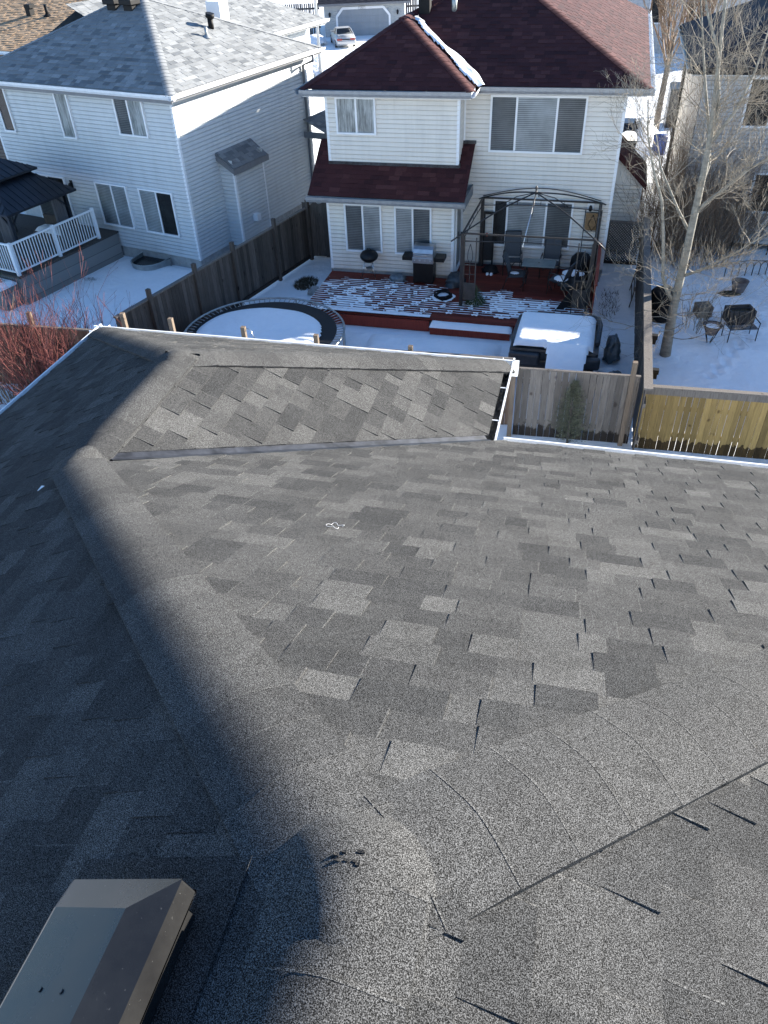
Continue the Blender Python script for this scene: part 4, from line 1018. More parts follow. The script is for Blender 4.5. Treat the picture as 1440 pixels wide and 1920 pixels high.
# evergreen boughs
mb = MB(); r2 = random.Random(14)
for k in range(420):
    a = r2.random() * 6.28; t = r2.random() ** .6; c = Vector((-2.98 + .24 * t * math.cos(a), 20.62 + .2 * t * math.sin(a), .36 + .62 * (1 - t) * r2.uniform(.5, 1)))
    d = Vector((math.cos(a), math.sin(a), r2.uniform(-1.2, .2))) * r2.uniform(.08, .2); w = Vector((-d.y, d.x, 0)).normalized() * .012
    mb.quad(c - w, c + w, c + d + w * .3, c + d - w * .3)
solo('evergreen_boughs', 'bunch of green evergreen boughs at the left front gazebo post', 'plant', FM, mb, M['leaf'], -2.98, 20.6, .35)
# tarp covered things, right of the deck
tf = thing('folding_chair', 'folded dark metal chair leaning on the red screen at the deck corner', 'chair', FM, -.1, 20.62, .35)
mb = MB()
for s_ in (-1, 1): mb.tube([(-.1 + s_ * .2, 20.40, .36), (-.1 + s_ * .2, 20.62, 1.05), (-.1 + s_ * .18, 20.68, 1.2)], .013, 6)
mb.tube([(-.28, 20.68, 1.2), (.08, 20.68, 1.2)], .013, 6); part('frame', mb, M['black'], tf)
mb = MB(); mb.box(-.28, .08, 20.60, 20.63, 1.0, 1.2); part('backrest', mb, M['bronze'], tf); mb = MB(); mb.box(-.28, .08, 20.50, 20.53, .58, .93); part('seat', mb, M['bronze'], tf)
mb = MB(); mb.add([(-.75, 20.5, .352), (-.32, 20.75, .352), (-.15, 21.5, .352), (-.5, 21.3, .352), (-.28, 21.1, 1.25), (-.22, 21.3, 1.3), (-.34, 20.9, .9)], [(0, 1, 6), (1, 5, 4, 6), (1, 2, 5), (2, 3, 5), (3, 4, 5), (0, 6, 4, 3)])
solo('tarpaulin', 'black tarpaulin draped to the deck beside the right gazebo panel', 'tarp', FM, mb, M['mesh_black'], -.4, 20.9, .35)
lump('covered_stool', 'dark covered heap with a slab of snow on top by the right gazebo panel', 'cover', FM, -.35, 22.2, .35, .42, .36, .46, 'tarp', 5)
snowblob('slab of snow on the dark covered heap by the trellis', FM, -.38, 22.15, .78, .32, .24, .08)

# ------------------------------------------------------------------ covered hot tub with snow
ht = thing('hot_tub', 'dark vinyl covered hot tub loaded with thick snow in the cream house yard', 'hot tub', FM, -.55, 18.0)
mb = MB()
for z0_, z1_, g_ in ((.0, .55, .06), (.555, .86, 0)):
    mb.box(-1.60 + g_, .52 - g_, 17.22 + g_, 19.02 - g_, z0_, z1_)
part('cover', mb, M['tarp'], ht, bevel=.07)
mb = MB(); q = [(-1.50, 17.3, .88), (-1.56, 17.6, .93), (-1.50, 18.7, .95), (-1.35, 18.95, .95), (.25, 19.0, .96), (.44, 18.9, .96), (.5, 18.6, .95), (.47, 17.6, .92)]
mb.tube(q, .06, 10); part('rim', mb, M['tarp'], ht)
for s_, uu in ((1, -1.60), (-1, .52)):
    mb = MB(); x0_, x1_ = (uu, uu + .75) if s_ > 0 else (uu - .62, uu + .06)
    mb.box(min(x0_, x1_), max(x0_, x1_), 17.02, 17.21, .50, .80); part('cover_flap', mb, M['tarp'], ht, bevel=.06)
mb = MB(); mb.box(-.75, -.45, 16.55, 16.85, 0, .42); mb.box(.28, .50, 16.55, 16.85, 0, .42); part('step', mb, M['plastic_black'], ht, bevel=.05)
mb = MB(); mb.box(.30, .62, 17.0, 17.3, 0, .3); mb.box(.33, .37, 17.0, 17.04, .3, .5); part('base', mb, M['plastic_black'], ht)
mb = MB()
def tubsnow(u, v):
    x = min(u + 1.53, .40 - u); y = min(v - 17.20, 18.98 - v)
    tong = (abs(u + .22) < .55 - .10 * math.sin((17.3 - v) * 2)) and 16.35 < v < 17.5
    r_ = .2
    z = None
    if x > 0 and y > 0:
        k = math.sqrt(max(0, 1 - (1 - min(1, x / r_)) ** 2)); l = math.sqrt(max(0, 1 - (1 - min(1, y / r_)) ** 2))
        if tong: l = 1 if v < 18 else l
        z = .86 + (.21 + .04 * (fbm(u * 1.5, v * 1.5) - .5)) * k * l
    elif tong:
        xt = (.57 - abs(u + .22)); k = math.sqrt(max(0, 1 - (1 - min(1, xt / .16)) ** 2))
        zb = 1.06 - max(0, 17.25 - v) ** 1.3 * .62
        z = max(0.02, zb * (.55 + .45 * k))
    return z
mb.field(frange(-1.55, .42, .035), frange(16.3, 19.0, .035), tubsnow)
solo('snow_slab', 'thick slab of snow on the hot tub sliding down over its front', 'snow', FM, mb, M['snow'], -.5, 18, .86)
lump('garbage_bag', 'crumpled grey garbage bag standing beside the hot tub', 'bag', FM, .88, 18.75, 0, .2, .32, .62, 'bag_grey', 11, .35)
lump('garbage_bag', 'grey garbage bag half buried in snow by the dark side fence', 'bag', FM, 1.0, 17.45, 0, .26, .24, .3, 'bag_grey', 12, .35)
snowblob('snow over the half buried garbage bag', FM, .85, 17.7, .1, .3, .25, .14)
# grass patch at the foot of the house
mb = MB(); r2 = random.Random(77)
for k in range(900):
    a = r2.random() * 6.28; q_ = r2.random() ** .5; c = Vector((-8.55 + .36 * q_ * math.cos(a), 21.9 + .5 * q_ * math.sin(a), -.02)); d = Vector((r2.uniform(-.1, .1), r2.uniform(-.1, .1), r2.uniform(.05, .14))); w = Vector((.008, .004, 0))
    mb.add([c - w, c + w, c + d], [(0, 1, 2)])
solo('dead_grass', 'patch of dead grass showing through the snow beside the cream house', 'grass', FM, mb, M['soil'], -8.55, 21.9, 0, kind='stuff')
lump('rock', 'pale frosted rock in the snow at the left corner of the red deck', 'rock', FM, -8.05, 21.3, -.02, .2, .22, .22, 'concrete', 21, .3)
for (lab, fr_, uc, vc, ru_, rv_, n_) in (('tuft of dead grass poking through the snow by the stone patio wall', FL, -19.9, 16.6, .35, .14, 260), ('dead grass at the foot of the dark side fence of the pale house', FL, -14.9, 16.6, .3, .9, 420), ('brown leaf stalks in the trodden snow beside the red deck screen', FM, .75, 22.0, .3, 1.2, 160)):
    mb = MB()
    for k in range(n_):
        a = r2.random() * 6.28; q_ = r2.random() ** .6; c = Vector((uc + ru_ * q_ * math.cos(a), vc + rv_ * q_ * math.sin(a), .0)); d = Vector((r2.uniform(-.1, .1), r2.uniform(-.1, .1), r2.uniform(.06, .17))); w = Vector((.007, .004, 0))
        mb.add([c - w, c + w, c + d], [(0, 1, 2)])
    solo('dead_grass', lab, 'grass', fr_, mb, M['soil'], uc, vc, 0, kind='stuff')
tr = thing('plant_trellis', 'small dark wooden ladder trellis leaning on the right side fence', 'trellis', FM, 1.36, 22.4)
mb = MB()
for vv in (21.9, 23.1): mb.bar((1.30, vv, 0), (1.43, vv, 1.0), .03, .03)
for z in (.2, .45, .7, .95): mb.bar((1.31 + .12 * z, 21.9, z), (1.31 + .12 * z, 23.1, z), .03, .03)
part('frame', mb, M['wood_dark'], tr)

# ------------------------------------------------------------------ trampoline
tc0 = (-8.03, 17.15); tz = .70; trad = 2.13
tr = thing('trampoline', 'round trampoline with a snow covered black mat and metal spring rim', 'trampoline', FM, *tc0)
cp = lambda a, r_, z: (tc0[0] + r_ * math.cos(a), tc0[1] + r_ * math.sin(a), z)
mb = MB(); mb.tube([cp(2 * math.pi * i / 72, trad, tz) for i in range(73)], .028, 8, False); part('rim', mb, M['galv'], tr)
mb = MB(); mb.lathe((*tc0, tz - .03), [(trad - .20, .004), (trad - .26, 0), (0.0, -.03)], 72); part('mat', mb, M['mesh_black'], tr)
mb = MB(); mb.tube([cp(0, trad - .02, tz), cp(0, trad - .21, tz - .025)], .012, 5); sp = part('spring', mb, M['galv'], tr)
for i in range(1, 88):
    c = sp.copy(); COL.objects.link(c); c.parent = tr; c.rotation_euler = (0, 0, 2 * math.pi * i / 88)
for i in range(6):
    a = 2 * math.pi * (i + .28) / 6; mb = MB()
    mb.tube([cp(a - .16, trad, tz - .02), cp(a - .16, trad, .03), cp(a + .16, trad, .03), cp(a + .16, trad, tz - .02)], .024, 8); part('leg', mb, M['galv'], tr)
mb = MB()
def tsnow(u, v):
    du, dv = u - tc0[0] + .12, v - tc0[1] + .16; r_ = math.hypot(du, dv); lim = 1.66 + .05 * math.sin(3 * math.atan2(dv, du)) + .05 * NZ(u * 2, v * 2)
    if r_ > lim: return None
    f = min(1, (lim - r_) / .25); return tz - .045 + .10 * math.sqrt(max(0, 1 - (1 - f) ** 2)) - .02 * (1 - r_ / lim)
mb.field(frange(tc0[0] - 2, tc0[0] + 1.8, .05), frange(tc0[1] - 2, tc0[1] + 1.8, .05), tsnow)
solo('snow_pad', 'round sheet of snow lying on the trampoline mat', 'snow', FM, mb, M['snow'], *tc0, tz)

# ================================================================== pale grey house on the left (frame L)
lh = thing('house', 'pale sided two-storey house with a light grey shingle roof on the left', 'house', FL, -21, 18.8)
u0, u1, v0, vbk, zE, lp_ = -25.5, -16.71, 18.36, 26.4, 5.32, .45
WL, WR, WF = -25.05, -17.16, 18.81
mb = MB(); siding(mb, (WL, WF), (WR, WF), .35, 5.2, (0, -1)); siding(mb, (WR, WF), (WR, 26.0), .35, 5.2, (1, 0)); siding(mb, (WL, 26.0), (WL, WF), .35, 5.2, (-1, 0))
siding(mb, (WR, 26.0), (-20.9, 26.0), .35, 5.2, (0, 1)); siding(mb, (-20.9, 26.0), (-20.9, 32.2), -1.2, 5.2, (1, 0)); siding(mb, (-27, 26.0), (-27, 32.2), -1.2, 5.2, (-1, 0))
mb.quad((-27, 32.2, -1.2), (-20.9, 32.2, -1.2), (-20.9, 32.2, 5.2), (-27, 32.2, 5.2))
part('wall', mb, M['sid_l'], lh)
mb = MB(); mb.box(WR - .06, WR + .02, WF - .018, WF - .002, .35, 5.19); mb.box(WR, WR + .02, WF - .002, WF + .07, .35, 5.19); part('corner_trim', mb, M['trim'], lh); mb = MB(); mb.box(WL - .02, WL + .07, WF - .02, WF, .35, 5.19); part('corner_trim', mb, M['trim'], lh); mb = MB(); mb.box(WR, WR + .02, 25.92, 26.02, .35, 5.19); part('corner_trim', mb, M['trim'], lh)
mb = MB(); mb.box(WL + .01, WR - .01, WF + .012, 25.95, -.2, .35); part('foundation', mb, M['concrete'], lh)
window(lh, WF, -24.63, -24.09, 3.68, 5.08, (), 'room', glass='glass_dark')
window(lh, WF, -21.88, -21.30, 3.70, 5.08, (), 'curtain')
window(lh, WF, -19.40, -18.24, 3.98, 5.10, (-18.84,), fills=['blind_grey', 'curtain'])
window(lh, WF, -21.08, -19.71, 1.05, 2.44, (-20.38,), fills=['blind', 'blind'])
window(lh, WF, -19.19, -17.79, 1.04, 2.44, (-18.47,), fills=['blind', 'room'])
window(lh, WF, -24.1, -22.47, .88, 2.43, (-23.3,), fills=['blind_grey', 'room'])
mb = MB(); mb.lathe((-22.2, WF - .1, 2.02), [(0, 0), (.06, .03), (.07, .2), (.03, .26), (0, .27)], 10); mb.box(-22.25, -22.15, WF - .05, WF - .015, 2.1, 2.35); part('wall_lamp', mb, M['black'], lh)
pkL = (-21.48, 22.38, zE + 4.02 * lp_); pkR = (-20.73, 22.38, pkL[2])
rl = random.Random(41); A_ = (0.16, 0.12, 0.42, 0.010, rl); TL = (0.15, 0.4, 0.5, 0.5, 0.55, 0.6, .8)
mb = MB()
shingles(mb, [(u0, v0, zE), (u1, v0, zE), pkR, pkL], [0, .03, 0, .03], *A_, tones=TL)
shingles(mb, [(u1, v0, zE), (u1, vbk, zE), pkR], [0, .03, .03], *A_, tones=TL)
mb.poly([(u1, vbk, zE), (u0, vbk, zE), pkL, pkR]); mb.poly([(u0, v0, zE), pkL, (u0, vbk, zE)])
# rear block
q0, q1, w1 = -27.4, -20.3, 32.65; hw = (q1 - q0) / 2; zr = zE + hw * lp_
shingles(mb, [(q1, 25.4, zE), (q1, w1, zE), (q1 - hw, w1 - hw, zr), (q1 - hw, 22.0, zr), (q1, 22.0, zE)], [0] * 5, *A_, tones=TL)
mb.poly([(q1, w1, zE), (q0, w1, zE), (q0 + hw, w1 - hw, zr)]); mb.poly([(q0, 23, zE), (q0 + hw, 23, zr), (q0 + hw, w1 - hw, zr), (q0, w1, zE)])
lroof = part('roof', mb, M['shingle_pale'], lh)
mb = MB(); caps(mb, (u0, v0, zE), pkL, Vector((-lp_, 0, 1)), Vector((0, -lp_, 1)), .15, .2, .012, rl, tones=(.6, .8)); part('ridge_cap', mb, M['shingle_pale'], lroof); mb = MB(); caps(mb, (u1, v0, zE), pkR, Vector((0, -lp_, 1)), Vector((lp_, 0, 1)), .15, .2, .012, rl, tones=(.6, .8)); part('ridge_cap', mb, M['shingle_pale'], lroof); mb = MB(); caps(mb, (u1, vbk, zE), pkR, Vector((0, lp_, 1)), Vector((lp_, 0, 1)), .15, .2, .012, rl, tones=(.6, .8)); part('ridge_cap', mb, M['shingle_pale'], lroof)
mb = MB(); gutter(mb, (u0 - .1, v0, zE - .012), (u1 + .12, v0, zE - .012), (0, -1, 0), 1.1); part('gutter', mb, M['gutter'], lh); mb = MB(); mb.sweep((u1, v0 - .12, zE - .012), (u1, vbk + .1, zE - .012), GUT, (1, 0, 0)); part('gutter', mb, M['gutter'], lh); mb = MB(); mb.sweep((q1, 26.5, zE - .012), (q1, w1 + .1, zE - .012), GUT, (1, 0, 0)); part('gutter', mb, M['gutter'], lh)
mb = MB(); mb.box(u0 + .05, u1 - .04, v0 + .02, WF + .1, 5.2, 5.23); mb.box(WR - .05, u1 - .04, WF + .1, vbk - .05, 5.2, 5.23); mb.box(-21, q1 - .04, 26.5, w1 - .05, 5.2, 5.23); part('soffit', mb, M['soffit'], lh)
mb = MB(); mb.box(u0 + .02, u1 - .005, v0 + .004, v0 + .02, 5.08, 5.30); mb.box(u1 - .02, u1 - .004, v0 + .02, vbk, 5.12, 5.30); mb.box(q1 - .02, q1 - .004, 26.5, w1, 5.12, 5.3); part('fascia', mb, M['fascia_grey'], lh)
mb = MB(); mb.tube([(-16.66, 25.75, 5.22), (-16.66, 25.75, 5.0), (-17.08, 25.72, 4.85), (-17.10, 25.7, .5), (-16.9, 25.7, .35)], .045, 8); part('downspout', mb, M['fascia_grey'], lh)
# chimney chase on the right wall
mb = MB(); CU = -16.62
siding(mb, (WR, 20.5), (CU, 20.5), .3, 3.05, (0, -1)); siding(mb, (CU, 20.5), (CU, 22.1), .3, 2.82, (1, 0)); siding(mb, (CU, 22.1), (WR, 22.1), .3, 3.05, (0, 1)); ch = part('chimney_chase', mb, M['sid_l'], lh)
mb = MB(); mb.box(CU - .05, CU + .02, 20.5 - .02, 20.5 - .002, .3, 2.8); mb.box(CU, CU + .02, 20.498, 20.56, .3, 2.8); part('corner_trim', mb, M['trim'], ch); mb = MB(); mb.box(CU, CU + .02, 22.03, 22.11, .3, 2.8); part('corner_trim', mb, M['trim'], ch)
mb = MB(); shingles(mb, [(-16.50, 20.36, 2.84), (-16.50, 22.26, 2.84), (WR + .02, 22.26, 3.27), (WR + .02, 20.36, 3.27)], [0] * 4, *A_, tones=(.1, .3, .5)); part('roof', mb, M['shingle_pale'], ch)
mb = MB(); mb.box(-16.505, -16.48, 20.34, 22.28, 2.66, 2.835); 
mb.add([(-16.5, 20.35, 2.68), (-16.5, 20.35, 2.83), (WR, 20.35, 3.27), (WR, 20.35, 3.05)], [(0, 1, 2, 3)]); mb.add([(-16.5, 22.27, 2.68), (-16.5, 22.27, 2.83), (WR, 22.27, 3.27), (WR, 22.27, 3.05)], [(0, 1, 2, 3)])
mb.add([(-16.49, 20.35, 2.68), (-16.49, 22.27, 2.68), (WR + .02, 22.27, 3.04), (WR + .02, 20.35, 3.04)], [(0, 1, 2, 3)]); part('fascia', mb, M['fascia_grey'], ch)
mb = MB(); mb.box(CU + .015, CU + .2, 21.15, 21.35, .98, 1.2); part('vent_hood', mb, M['trim'], lh)
# side entry canopy
mb = MB(); shingles(mb, [(-16.2, 25.5, 2.75), (-16.2, 27.6, 2.75), (-17.14, 27.6, 3.15), (-17.14, 25.5, 3.15)], [0] * 4, *A_, tones=(.05, .2, .4)); cn = part('entry_canopy', mb, M['shingle_pale'], lh)
mb = MB(); mb.box(-16.22, -16.18, 25.48, 27.62, 2.55, 2.74); mb.box(-17.14, -16.22, 25.48, 25.52, 2.55, 2.76); mb.box(-17.14, -16.22, 27.58, 27.62, 2.55, 2.76); part('fascia', mb, M['fascia_grey'], cn)
# roof vents
def lf(u, v): return zE + lp_ * (v - v0)
def lr(u, v): return zE + lp_ * (u1 - u)
for (u, v) in ((-21.55, 21.85), (-20.85, 21.85)):
    mb = MB(); z = lf(u, v); mb.box(u - .18, u + .18, v - .15, v + .15, z - .1, z + .1); mb.box(u - .25, u + .25, v - .24, v + .22, z + .1, z + .25); part('roof_vent', mb, M['plastic_black'], lroof, bevel=.02)
mb = MB(); u, v = -18.44, 22.43; z = lr(u, v); mb.tube([(u, v, z - .05), (u, v, z + .28)], .05, 10); mb.lathe((u, v, z - .02), [(.16, 0), (.06, .1)], 12); part('vent_pipe', mb, M['galv'], lroof)
mb = MB(); u, v = -18.75, 23.1; z = lr(u, v); mb.tube([(u, v, z - .05), (u, v, z + .30)], .09, 12); mb.tube([(u, v, z + .3), (u + .03, v, z + .42)], .14, 12); part('roof_vent', mb, M['plastic_black'], lroof)
mb = MB(); mb.box(-21.2, -20.6, 26.0, 26.5, 5.4, 6.62); part('dormer', mb, M['trim'], lh)
# egress window well
mb = MB(); q = [(-19.62 + .6 - .6 * math.cos(math.pi * i / 16), 18.75 - .95 * math.sin(math.pi * i / 16) ** .6, 0) for i in range(17)]
vs1 = [(a, b, -.35) for a, b, _ in q] + [(a, b, .27) for a, b, _ in q]
mb.add(vs1, [(i, i + 1, 18 + i, 17 + i) for i in range(16)], .5, True); mb.tube([(a, b, .27) for a, b, _ in q], .025, 6)
solo('window_well', 'galvanised half-round window well in the snow below the pale house', 'window well', FL, mb, M['galv'], -19, 18.3)
mb = MB(); mb.poly([(a, b + .02, .17) for a, b, _ in q]); mb.poly([(a, b + .02, .16) for a, b, _ in reversed(q)])
solo('window_well_cover', 'clear grey plastic sheet over the window well', 'cover', FL, mb, M['glass_dark'], -19, 18.3, .1)
cushion('snow_pad', 'smooth snow drift heaped against the wall of the pale house', FL, -20.5, -14.6, 13.0, 18.78, -.02, .14, rnd=1.0, res=.15)

# ------------------------------------------------------------------ raised patio of the left house
pt = thing('raised_patio', 'stone faced raised patio of the pale house with white railing', 'patio', FL, -22, 16)
mb = MB(); mb.box(-27, -20.55, 14.5, 18.72, -.1, .84); mb.box(-27, -20.75, 13.9, 14.497, -.1, .66); part('stone_base', mb, M['stone'], pt)
mb = MB(); mb.box(-27, -20.52, 14.47, 18.74, .843, .89); part('decking', mb, M['wood_dark'], pt)
mb = MB(); mb.box(-27, -20.70, 13.85, 14.465, .663, .72); part('ledge', mb, M['trim'], pt)
rl_ = []
mb = MB()
for (a, b) in (((-20.62, 17.95), (-20.62, 14.58)), ((-20.62, 14.58), (-26.9, 14.58))):
    mb.bar((*a, 1.82), (*b, 1.82), .055, .05); mb.bar((*a, .99), (*b, .99), .045, .045)
rail = part('railing', mb, M['trim'], pt)
mb = MB(); mb.box(-20.632, -20.608, 14.668, 14.692, 1.012, 1.795); bl0 = part('baluster', mb, M['trim'], rail)
for du, dv in [(0, v_ - 14.68) for v_ in frange(14.68, 17.88, .108)[1:]] + [(u_ + 20.62, -.10) for u_ in frange(-26.8, -20.72, .11)]:
    c = bl0.copy(); COL.objects.link(c); c.parent = rail; c.location = (du, dv, 0)
for c in ((-20.62, 17.95), (-20.62, 16.25), (-20.62, 14.58), (-22.7, 14.58), (-24.8, 14.58)):
    mb = MB(); mb.box(c[0] - .045, c[0] + .045, c[1] - .045, c[1] + .045, .892, 1.88); part('post', mb, M['trim'], rail)
cushion('snow_pad', 'snow lying on the white ledge of the raised patio', FL, -26.5, -20.72, 13.9, 14.45, .72, .08, rnd=.12)
gp = thing('pergola', 'hardtop patio gazebo with a navy metal roof and dark drapes on the raised patio', 'gazebo', FL, -22.6, 16.2, .89)
gu0, gu1, gv0, gv1, gz_ = -24.6, -20.6, 14.82, 17.55, 2.60
cc = ((gu0 + gu1) / 2, (gv0 + gv1) / 2)
mb = MB()
def hip(mb, a0, a1, b0, b1, z0, t, z1):
    c_ = ((a0 + a1) / 2, (b0 + b1) / 2); lo = [(a0, b0, z0), (a1, b0, z0), (a1, b1, z0), (a0, b1, z0)]
    hi = [(c_[0] + (p[0] - c_[0]) * t, c_[1] + (p[1] - c_[1]) * t, z1) for p in lo]
    bt = [(p[0], p[1], z0 - .06) for p in lo]
    mb.add(lo + hi + bt, [(0, 1, 5, 4), (1, 2, 6, 5), (2, 3, 7, 6), (3, 0, 4, 7), (8, 9, 1, 0), (9, 10, 2, 1), (10, 11, 3, 2), (11, 8, 0, 3), (4, 5, 6, 7), (8, 11, 10, 9)])
    for i in range(4):
        a, b, c2, d2 = Vector(lo[i]), Vector(lo[(i + 1) % 4]), Vector(hi[(i + 1) % 4]), Vector(hi[i])
        n_ = int((b - a).length / .22)
        for k in range(1, n_):
            f_ = k / n_; p = a.lerp(b, f_); e_ = (b - a).normalized(); L_ = (b - a).length; x_ = f_ * L_; top0 = (d2 - a).dot(e_); top1 = (c2 - a).dot(e_)
            if x_ < top0: m_ = a.lerp(d2, x_ / top0)
            elif x_ > top1: m_ = b.lerp(c2, (L_ - x_) / (L_ - top1))
            else: m_ = d2.lerp(c2, (x_ - top0) / max(1e-6, top1 - top0))
            if (m_ - p).length > .05: mb.bar(p + Vector((0, 0, .008)), m_ + Vector((0, 0, .008)), .02, .018)
hip(mb, gu0, gu1, gv0, gv1, gz_, .42, 3.28)
hip(mb, cc[0] - 1.15, cc[0] + 1.15, cc[1] - .85, cc[1] + .85, 3.30, .12, 3.72)
part('roof', mb, M['pergola'], gp)
for c in ((gu0 + .3, gv0 + .25), (gu1 - .3, gv0 + .25), (gu0 + .3, gv1 - .25), (gu1 - .3, gv1 - .25)):
    mb = MB(); mb.box(c[0] - .05, c[0] + .05, c[1] - .05, c[1] + .05, .892, gz_ - .06)
    sx = 1 if c[0] < cc[0] else -1; sy = 1 if c[1] < cc[1] else -1
    mb.bar((c[0], c[1], 2.1), (c[0] + sx * .4, c[1], 2.52), .04, .04); mb.bar((c[0], c[1], 2.1), (c[0], c[1] + sy * .4, 2.52), .04, .04); part('post', mb, M['pergola'], gp)
for (ua, va, ub, vb_) in ((gu1 - .42, gv0 + .33, gu1 - .95, gv0 + .33), (gu1 - .38, gv1 - .3, gu1 - .38, gv1 - .75), (gu0 + .4, gv1 - .3, gu0 + .9, gv1 - .3)):
    mb = MB(); n_ = 22; a = Vector((ua, va, 0)); b = Vector((ub, vb_, 0)); pr_ = Vector((-(b - a).y, (b - a).x, 0)).normalized(); vs_ = []
    for i in range(n_ + 1):
        p = a.lerp(b, i / n_) + pr_ * .05 * math.sin(i * 1.9); vs_ += [(p.x, p.y, .91), (p.x, p.y, 2.5)]
    mb.add(vs_, [(2 * i, 2 * i + 2, 2 * i + 3, 2 * i + 1) for i in range(n_)], .5, True); part('drape', mb, M['drape'], gp)
pf = thing('patio_sofa', 'dark patio sofa with snow on its seat under the navy gazebo', 'sofa', FL, -21.6, 16.5, .89)
mb = MB(); mb.box(-22.4, -21.0, 16.9, 17.6, .9, 1.25); mb.box(-22.4, -21.0, 17.45, 17.62, 1.25, 1.62); mb.box(-21.1, -20.95, 16.9, 17.5, 1.25, 1.45); part('frame', mb, M['wood_dark'], pf)
cushion('snow_pad', 'snow cushion lying on the patio sofa', FL, -22.35, -21.1, 16.92, 17.42, 1.25, .12, rnd=.15)
tpy = thing('topiary', 'small spiral topiary standing on the snowy patio ledge', 'plant', FL, -20.98, 14.15, .75)
mb = MB(); mb.tube([(-20.98, 14.15, .74), (-20.98, 14.15, 1.3)], .015, 6); part('stem', mb, M['bark_dark'], tpy)
mb = MB(); r2 = random.Random(3)
for zc, rr_ in ((.86, .13), (1.06, .11), (1.24, .09)):
    for k in range(110):
        a = r2.random() * 6.28; ph = r2.uniform(-1.4, 1.4); c = Vector((-20.98 + rr_ * math.cos(a) * math.cos(ph), 14.15 + rr_ * math.sin(a) * math.cos(ph), zc + rr_ * .8 * math.sin(ph))); w = Vector((r2.uniform(-1, 1), r2.uniform(-1, 1), r2.uniform(-1, 1))) * .03; x_ = Vector((r2.uniform(-1, 1), r2.uniform(-1, 1), r2.uniform(-1, 1))) * .02
        mb.add([c - w, c + w, c + x_], [(0, 1, 2)])
part('foliage', mb, M['leaf'], tpy)

# ================================================================== houses beyond
th = thing('house', 'brown sided house with a tan shingle roof behind the pale house', 'house', FL, -34, 28)
rt = random.Random(61); mb = MB()
shingles(mb, [(-50, 24.1, 5.0), (-27.6, 24.1, 5.0), (-27.6, 36, 5.0 + 11.9 * .22), (-50, 36, 5.0 + 11.9 * .22)], [0] * 4, .17, .18, .42, .011, rt, tones=(.2, .45, .55, .7))
mb.quad((-50, 36, 7.6), (-27.6, 36, 7.6), (-27.6, 36.5, 5), (-50, 36.5, 5))
trf = part('roof', mb, M['shingle_tan'], th)
mb = MB(); siding(mb, (-49.5, 24.6), (-28, 24.6), 0, 4.95, (0, -1), .16); mb.box(-49.5, -28, 24.62, 33, -1.5, 4.9); part('wall', mb, M['sid_b'], th)
mb = MB(); gutter(mb, (-50, 24.1, 4.99), (-27.6, 24.1, 4.99), (0, -1, 0)); part('gutter', mb, M['gutter'], th)
for i, u in enumerate((-32.1, -31.05)):
    z = 5 + .22 * (27.5 - 24.1); mb = MB()
    if i == 0: mb.box(u - .13, u + .13, 27.4, 27.65, z - .05, z + .28); mb.box(u - .13, u + .22, 27.38, 27.67, z + .28, z + .42)
    else: mb.tube([(u, 27.5, z - .05), (u, 27.5, z + .42)], .07, 10); mb.lathe((u, 27.5, z), [(.2, 0), (.08, .1)], 10)
    part('roof_vent', mb, M['plastic_black'], trf)

# right-hand grey house (M frame)
rhs = thing('house', 'grey sided house with a dark charcoal roof behind the bare aspen', 'house', FM, 8, 27)
mb = MB(); siding(mb, (2.58, 26.98), (23.5, 26.98), .2, 5.08, (0, -1)); siding(mb, (2.58, 34.3), (2.58, 26.98), 0, 5.2, (-1, 0)); siding(mb, (23.5, 26.98), (23.5, 34.3), 0, 5.2, (1, 0)); mb.quad((2.58, 34.3, 0), (23.5, 34.3, 0), (23.5, 34.3, 5.2), (2.58, 34.3, 5.2)); part('wall', mb, M['sid_r'], rhs)
rr3 = random.Random(71); A_ = (0.17, 0.18, 0.4, 0.009, rr3); ru0, ru1, rv0, rv1, rz, rp = 2.13, 24.0, 26.52, 34.8, 5.28, .47; hd_ = (rv1 - rv0) / 2  # unseen right part stretched and roof pitch lowered to shape the yard's shade
mb = MB(); shingles(mb, [(ru0, rv0, rz), (ru1, rv0, rz), (ru1 - hd_, rv0 + hd_, rz + hd_ * rp), (ru0 + hd_, rv0 + hd_, rz + hd_ * rp)], [0] * 4, *A_, tones=(.3, .5, .6))
mb.poly([(ru0, rv1, rz), (ru0, rv0, rz), (ru0 + hd_, rv0 + hd_, rz + hd_ * rp)]); mb.poly([(ru1, rv0, rz), (ru1, rv1, rz), (ru1 - hd_, rv0 + hd_, rz + hd_ * rp)]); mb.poly([(ru1, rv1, rz), (ru0, rv1, rz), (ru0 + hd_, rv0 + hd_, rz + hd_ * rp), (ru1 - hd_, rv0 + hd_, rz + hd_ * rp)])
part('roof', mb, M['shingle_navy'], rhs)
mb = MB(); mb.sweep((ru0 - .1, rv0, rz - .012), (ru1, rv0, rz - .012), GUT, (0, -1, 0)); mb.sweep((ru0, rv0 - .1, rz - .012), (ru0, rv1, rz - .012), GUT, (-1, 0, 0)); mb.tube([(2.05, 34.2, 5.3), (2.5, 34.2, 5.0), (2.5, 34.2, .2)], .06, 8); part('gutter', mb, M['car_dark'], rhs)
mb = MB(); mb.box(ru0 + .03, ru1 - .03, rv0 + .02, 27.05, 5.08, 5.11); mb.box(ru0 + .03, 2.65, 27.05, rv1, 5.08, 5.11); part('soffit', mb, M['soffit'], rhs)
window(rhs, 26.98, 3.84, 5.3, 3.66, 5.0, (4.6,), fills=['room', 'blind_grey'])
window(rhs, 26.98, 4.6, 6.2, 1.2, 2.4, (5.4,), fills=['room', 'room'])
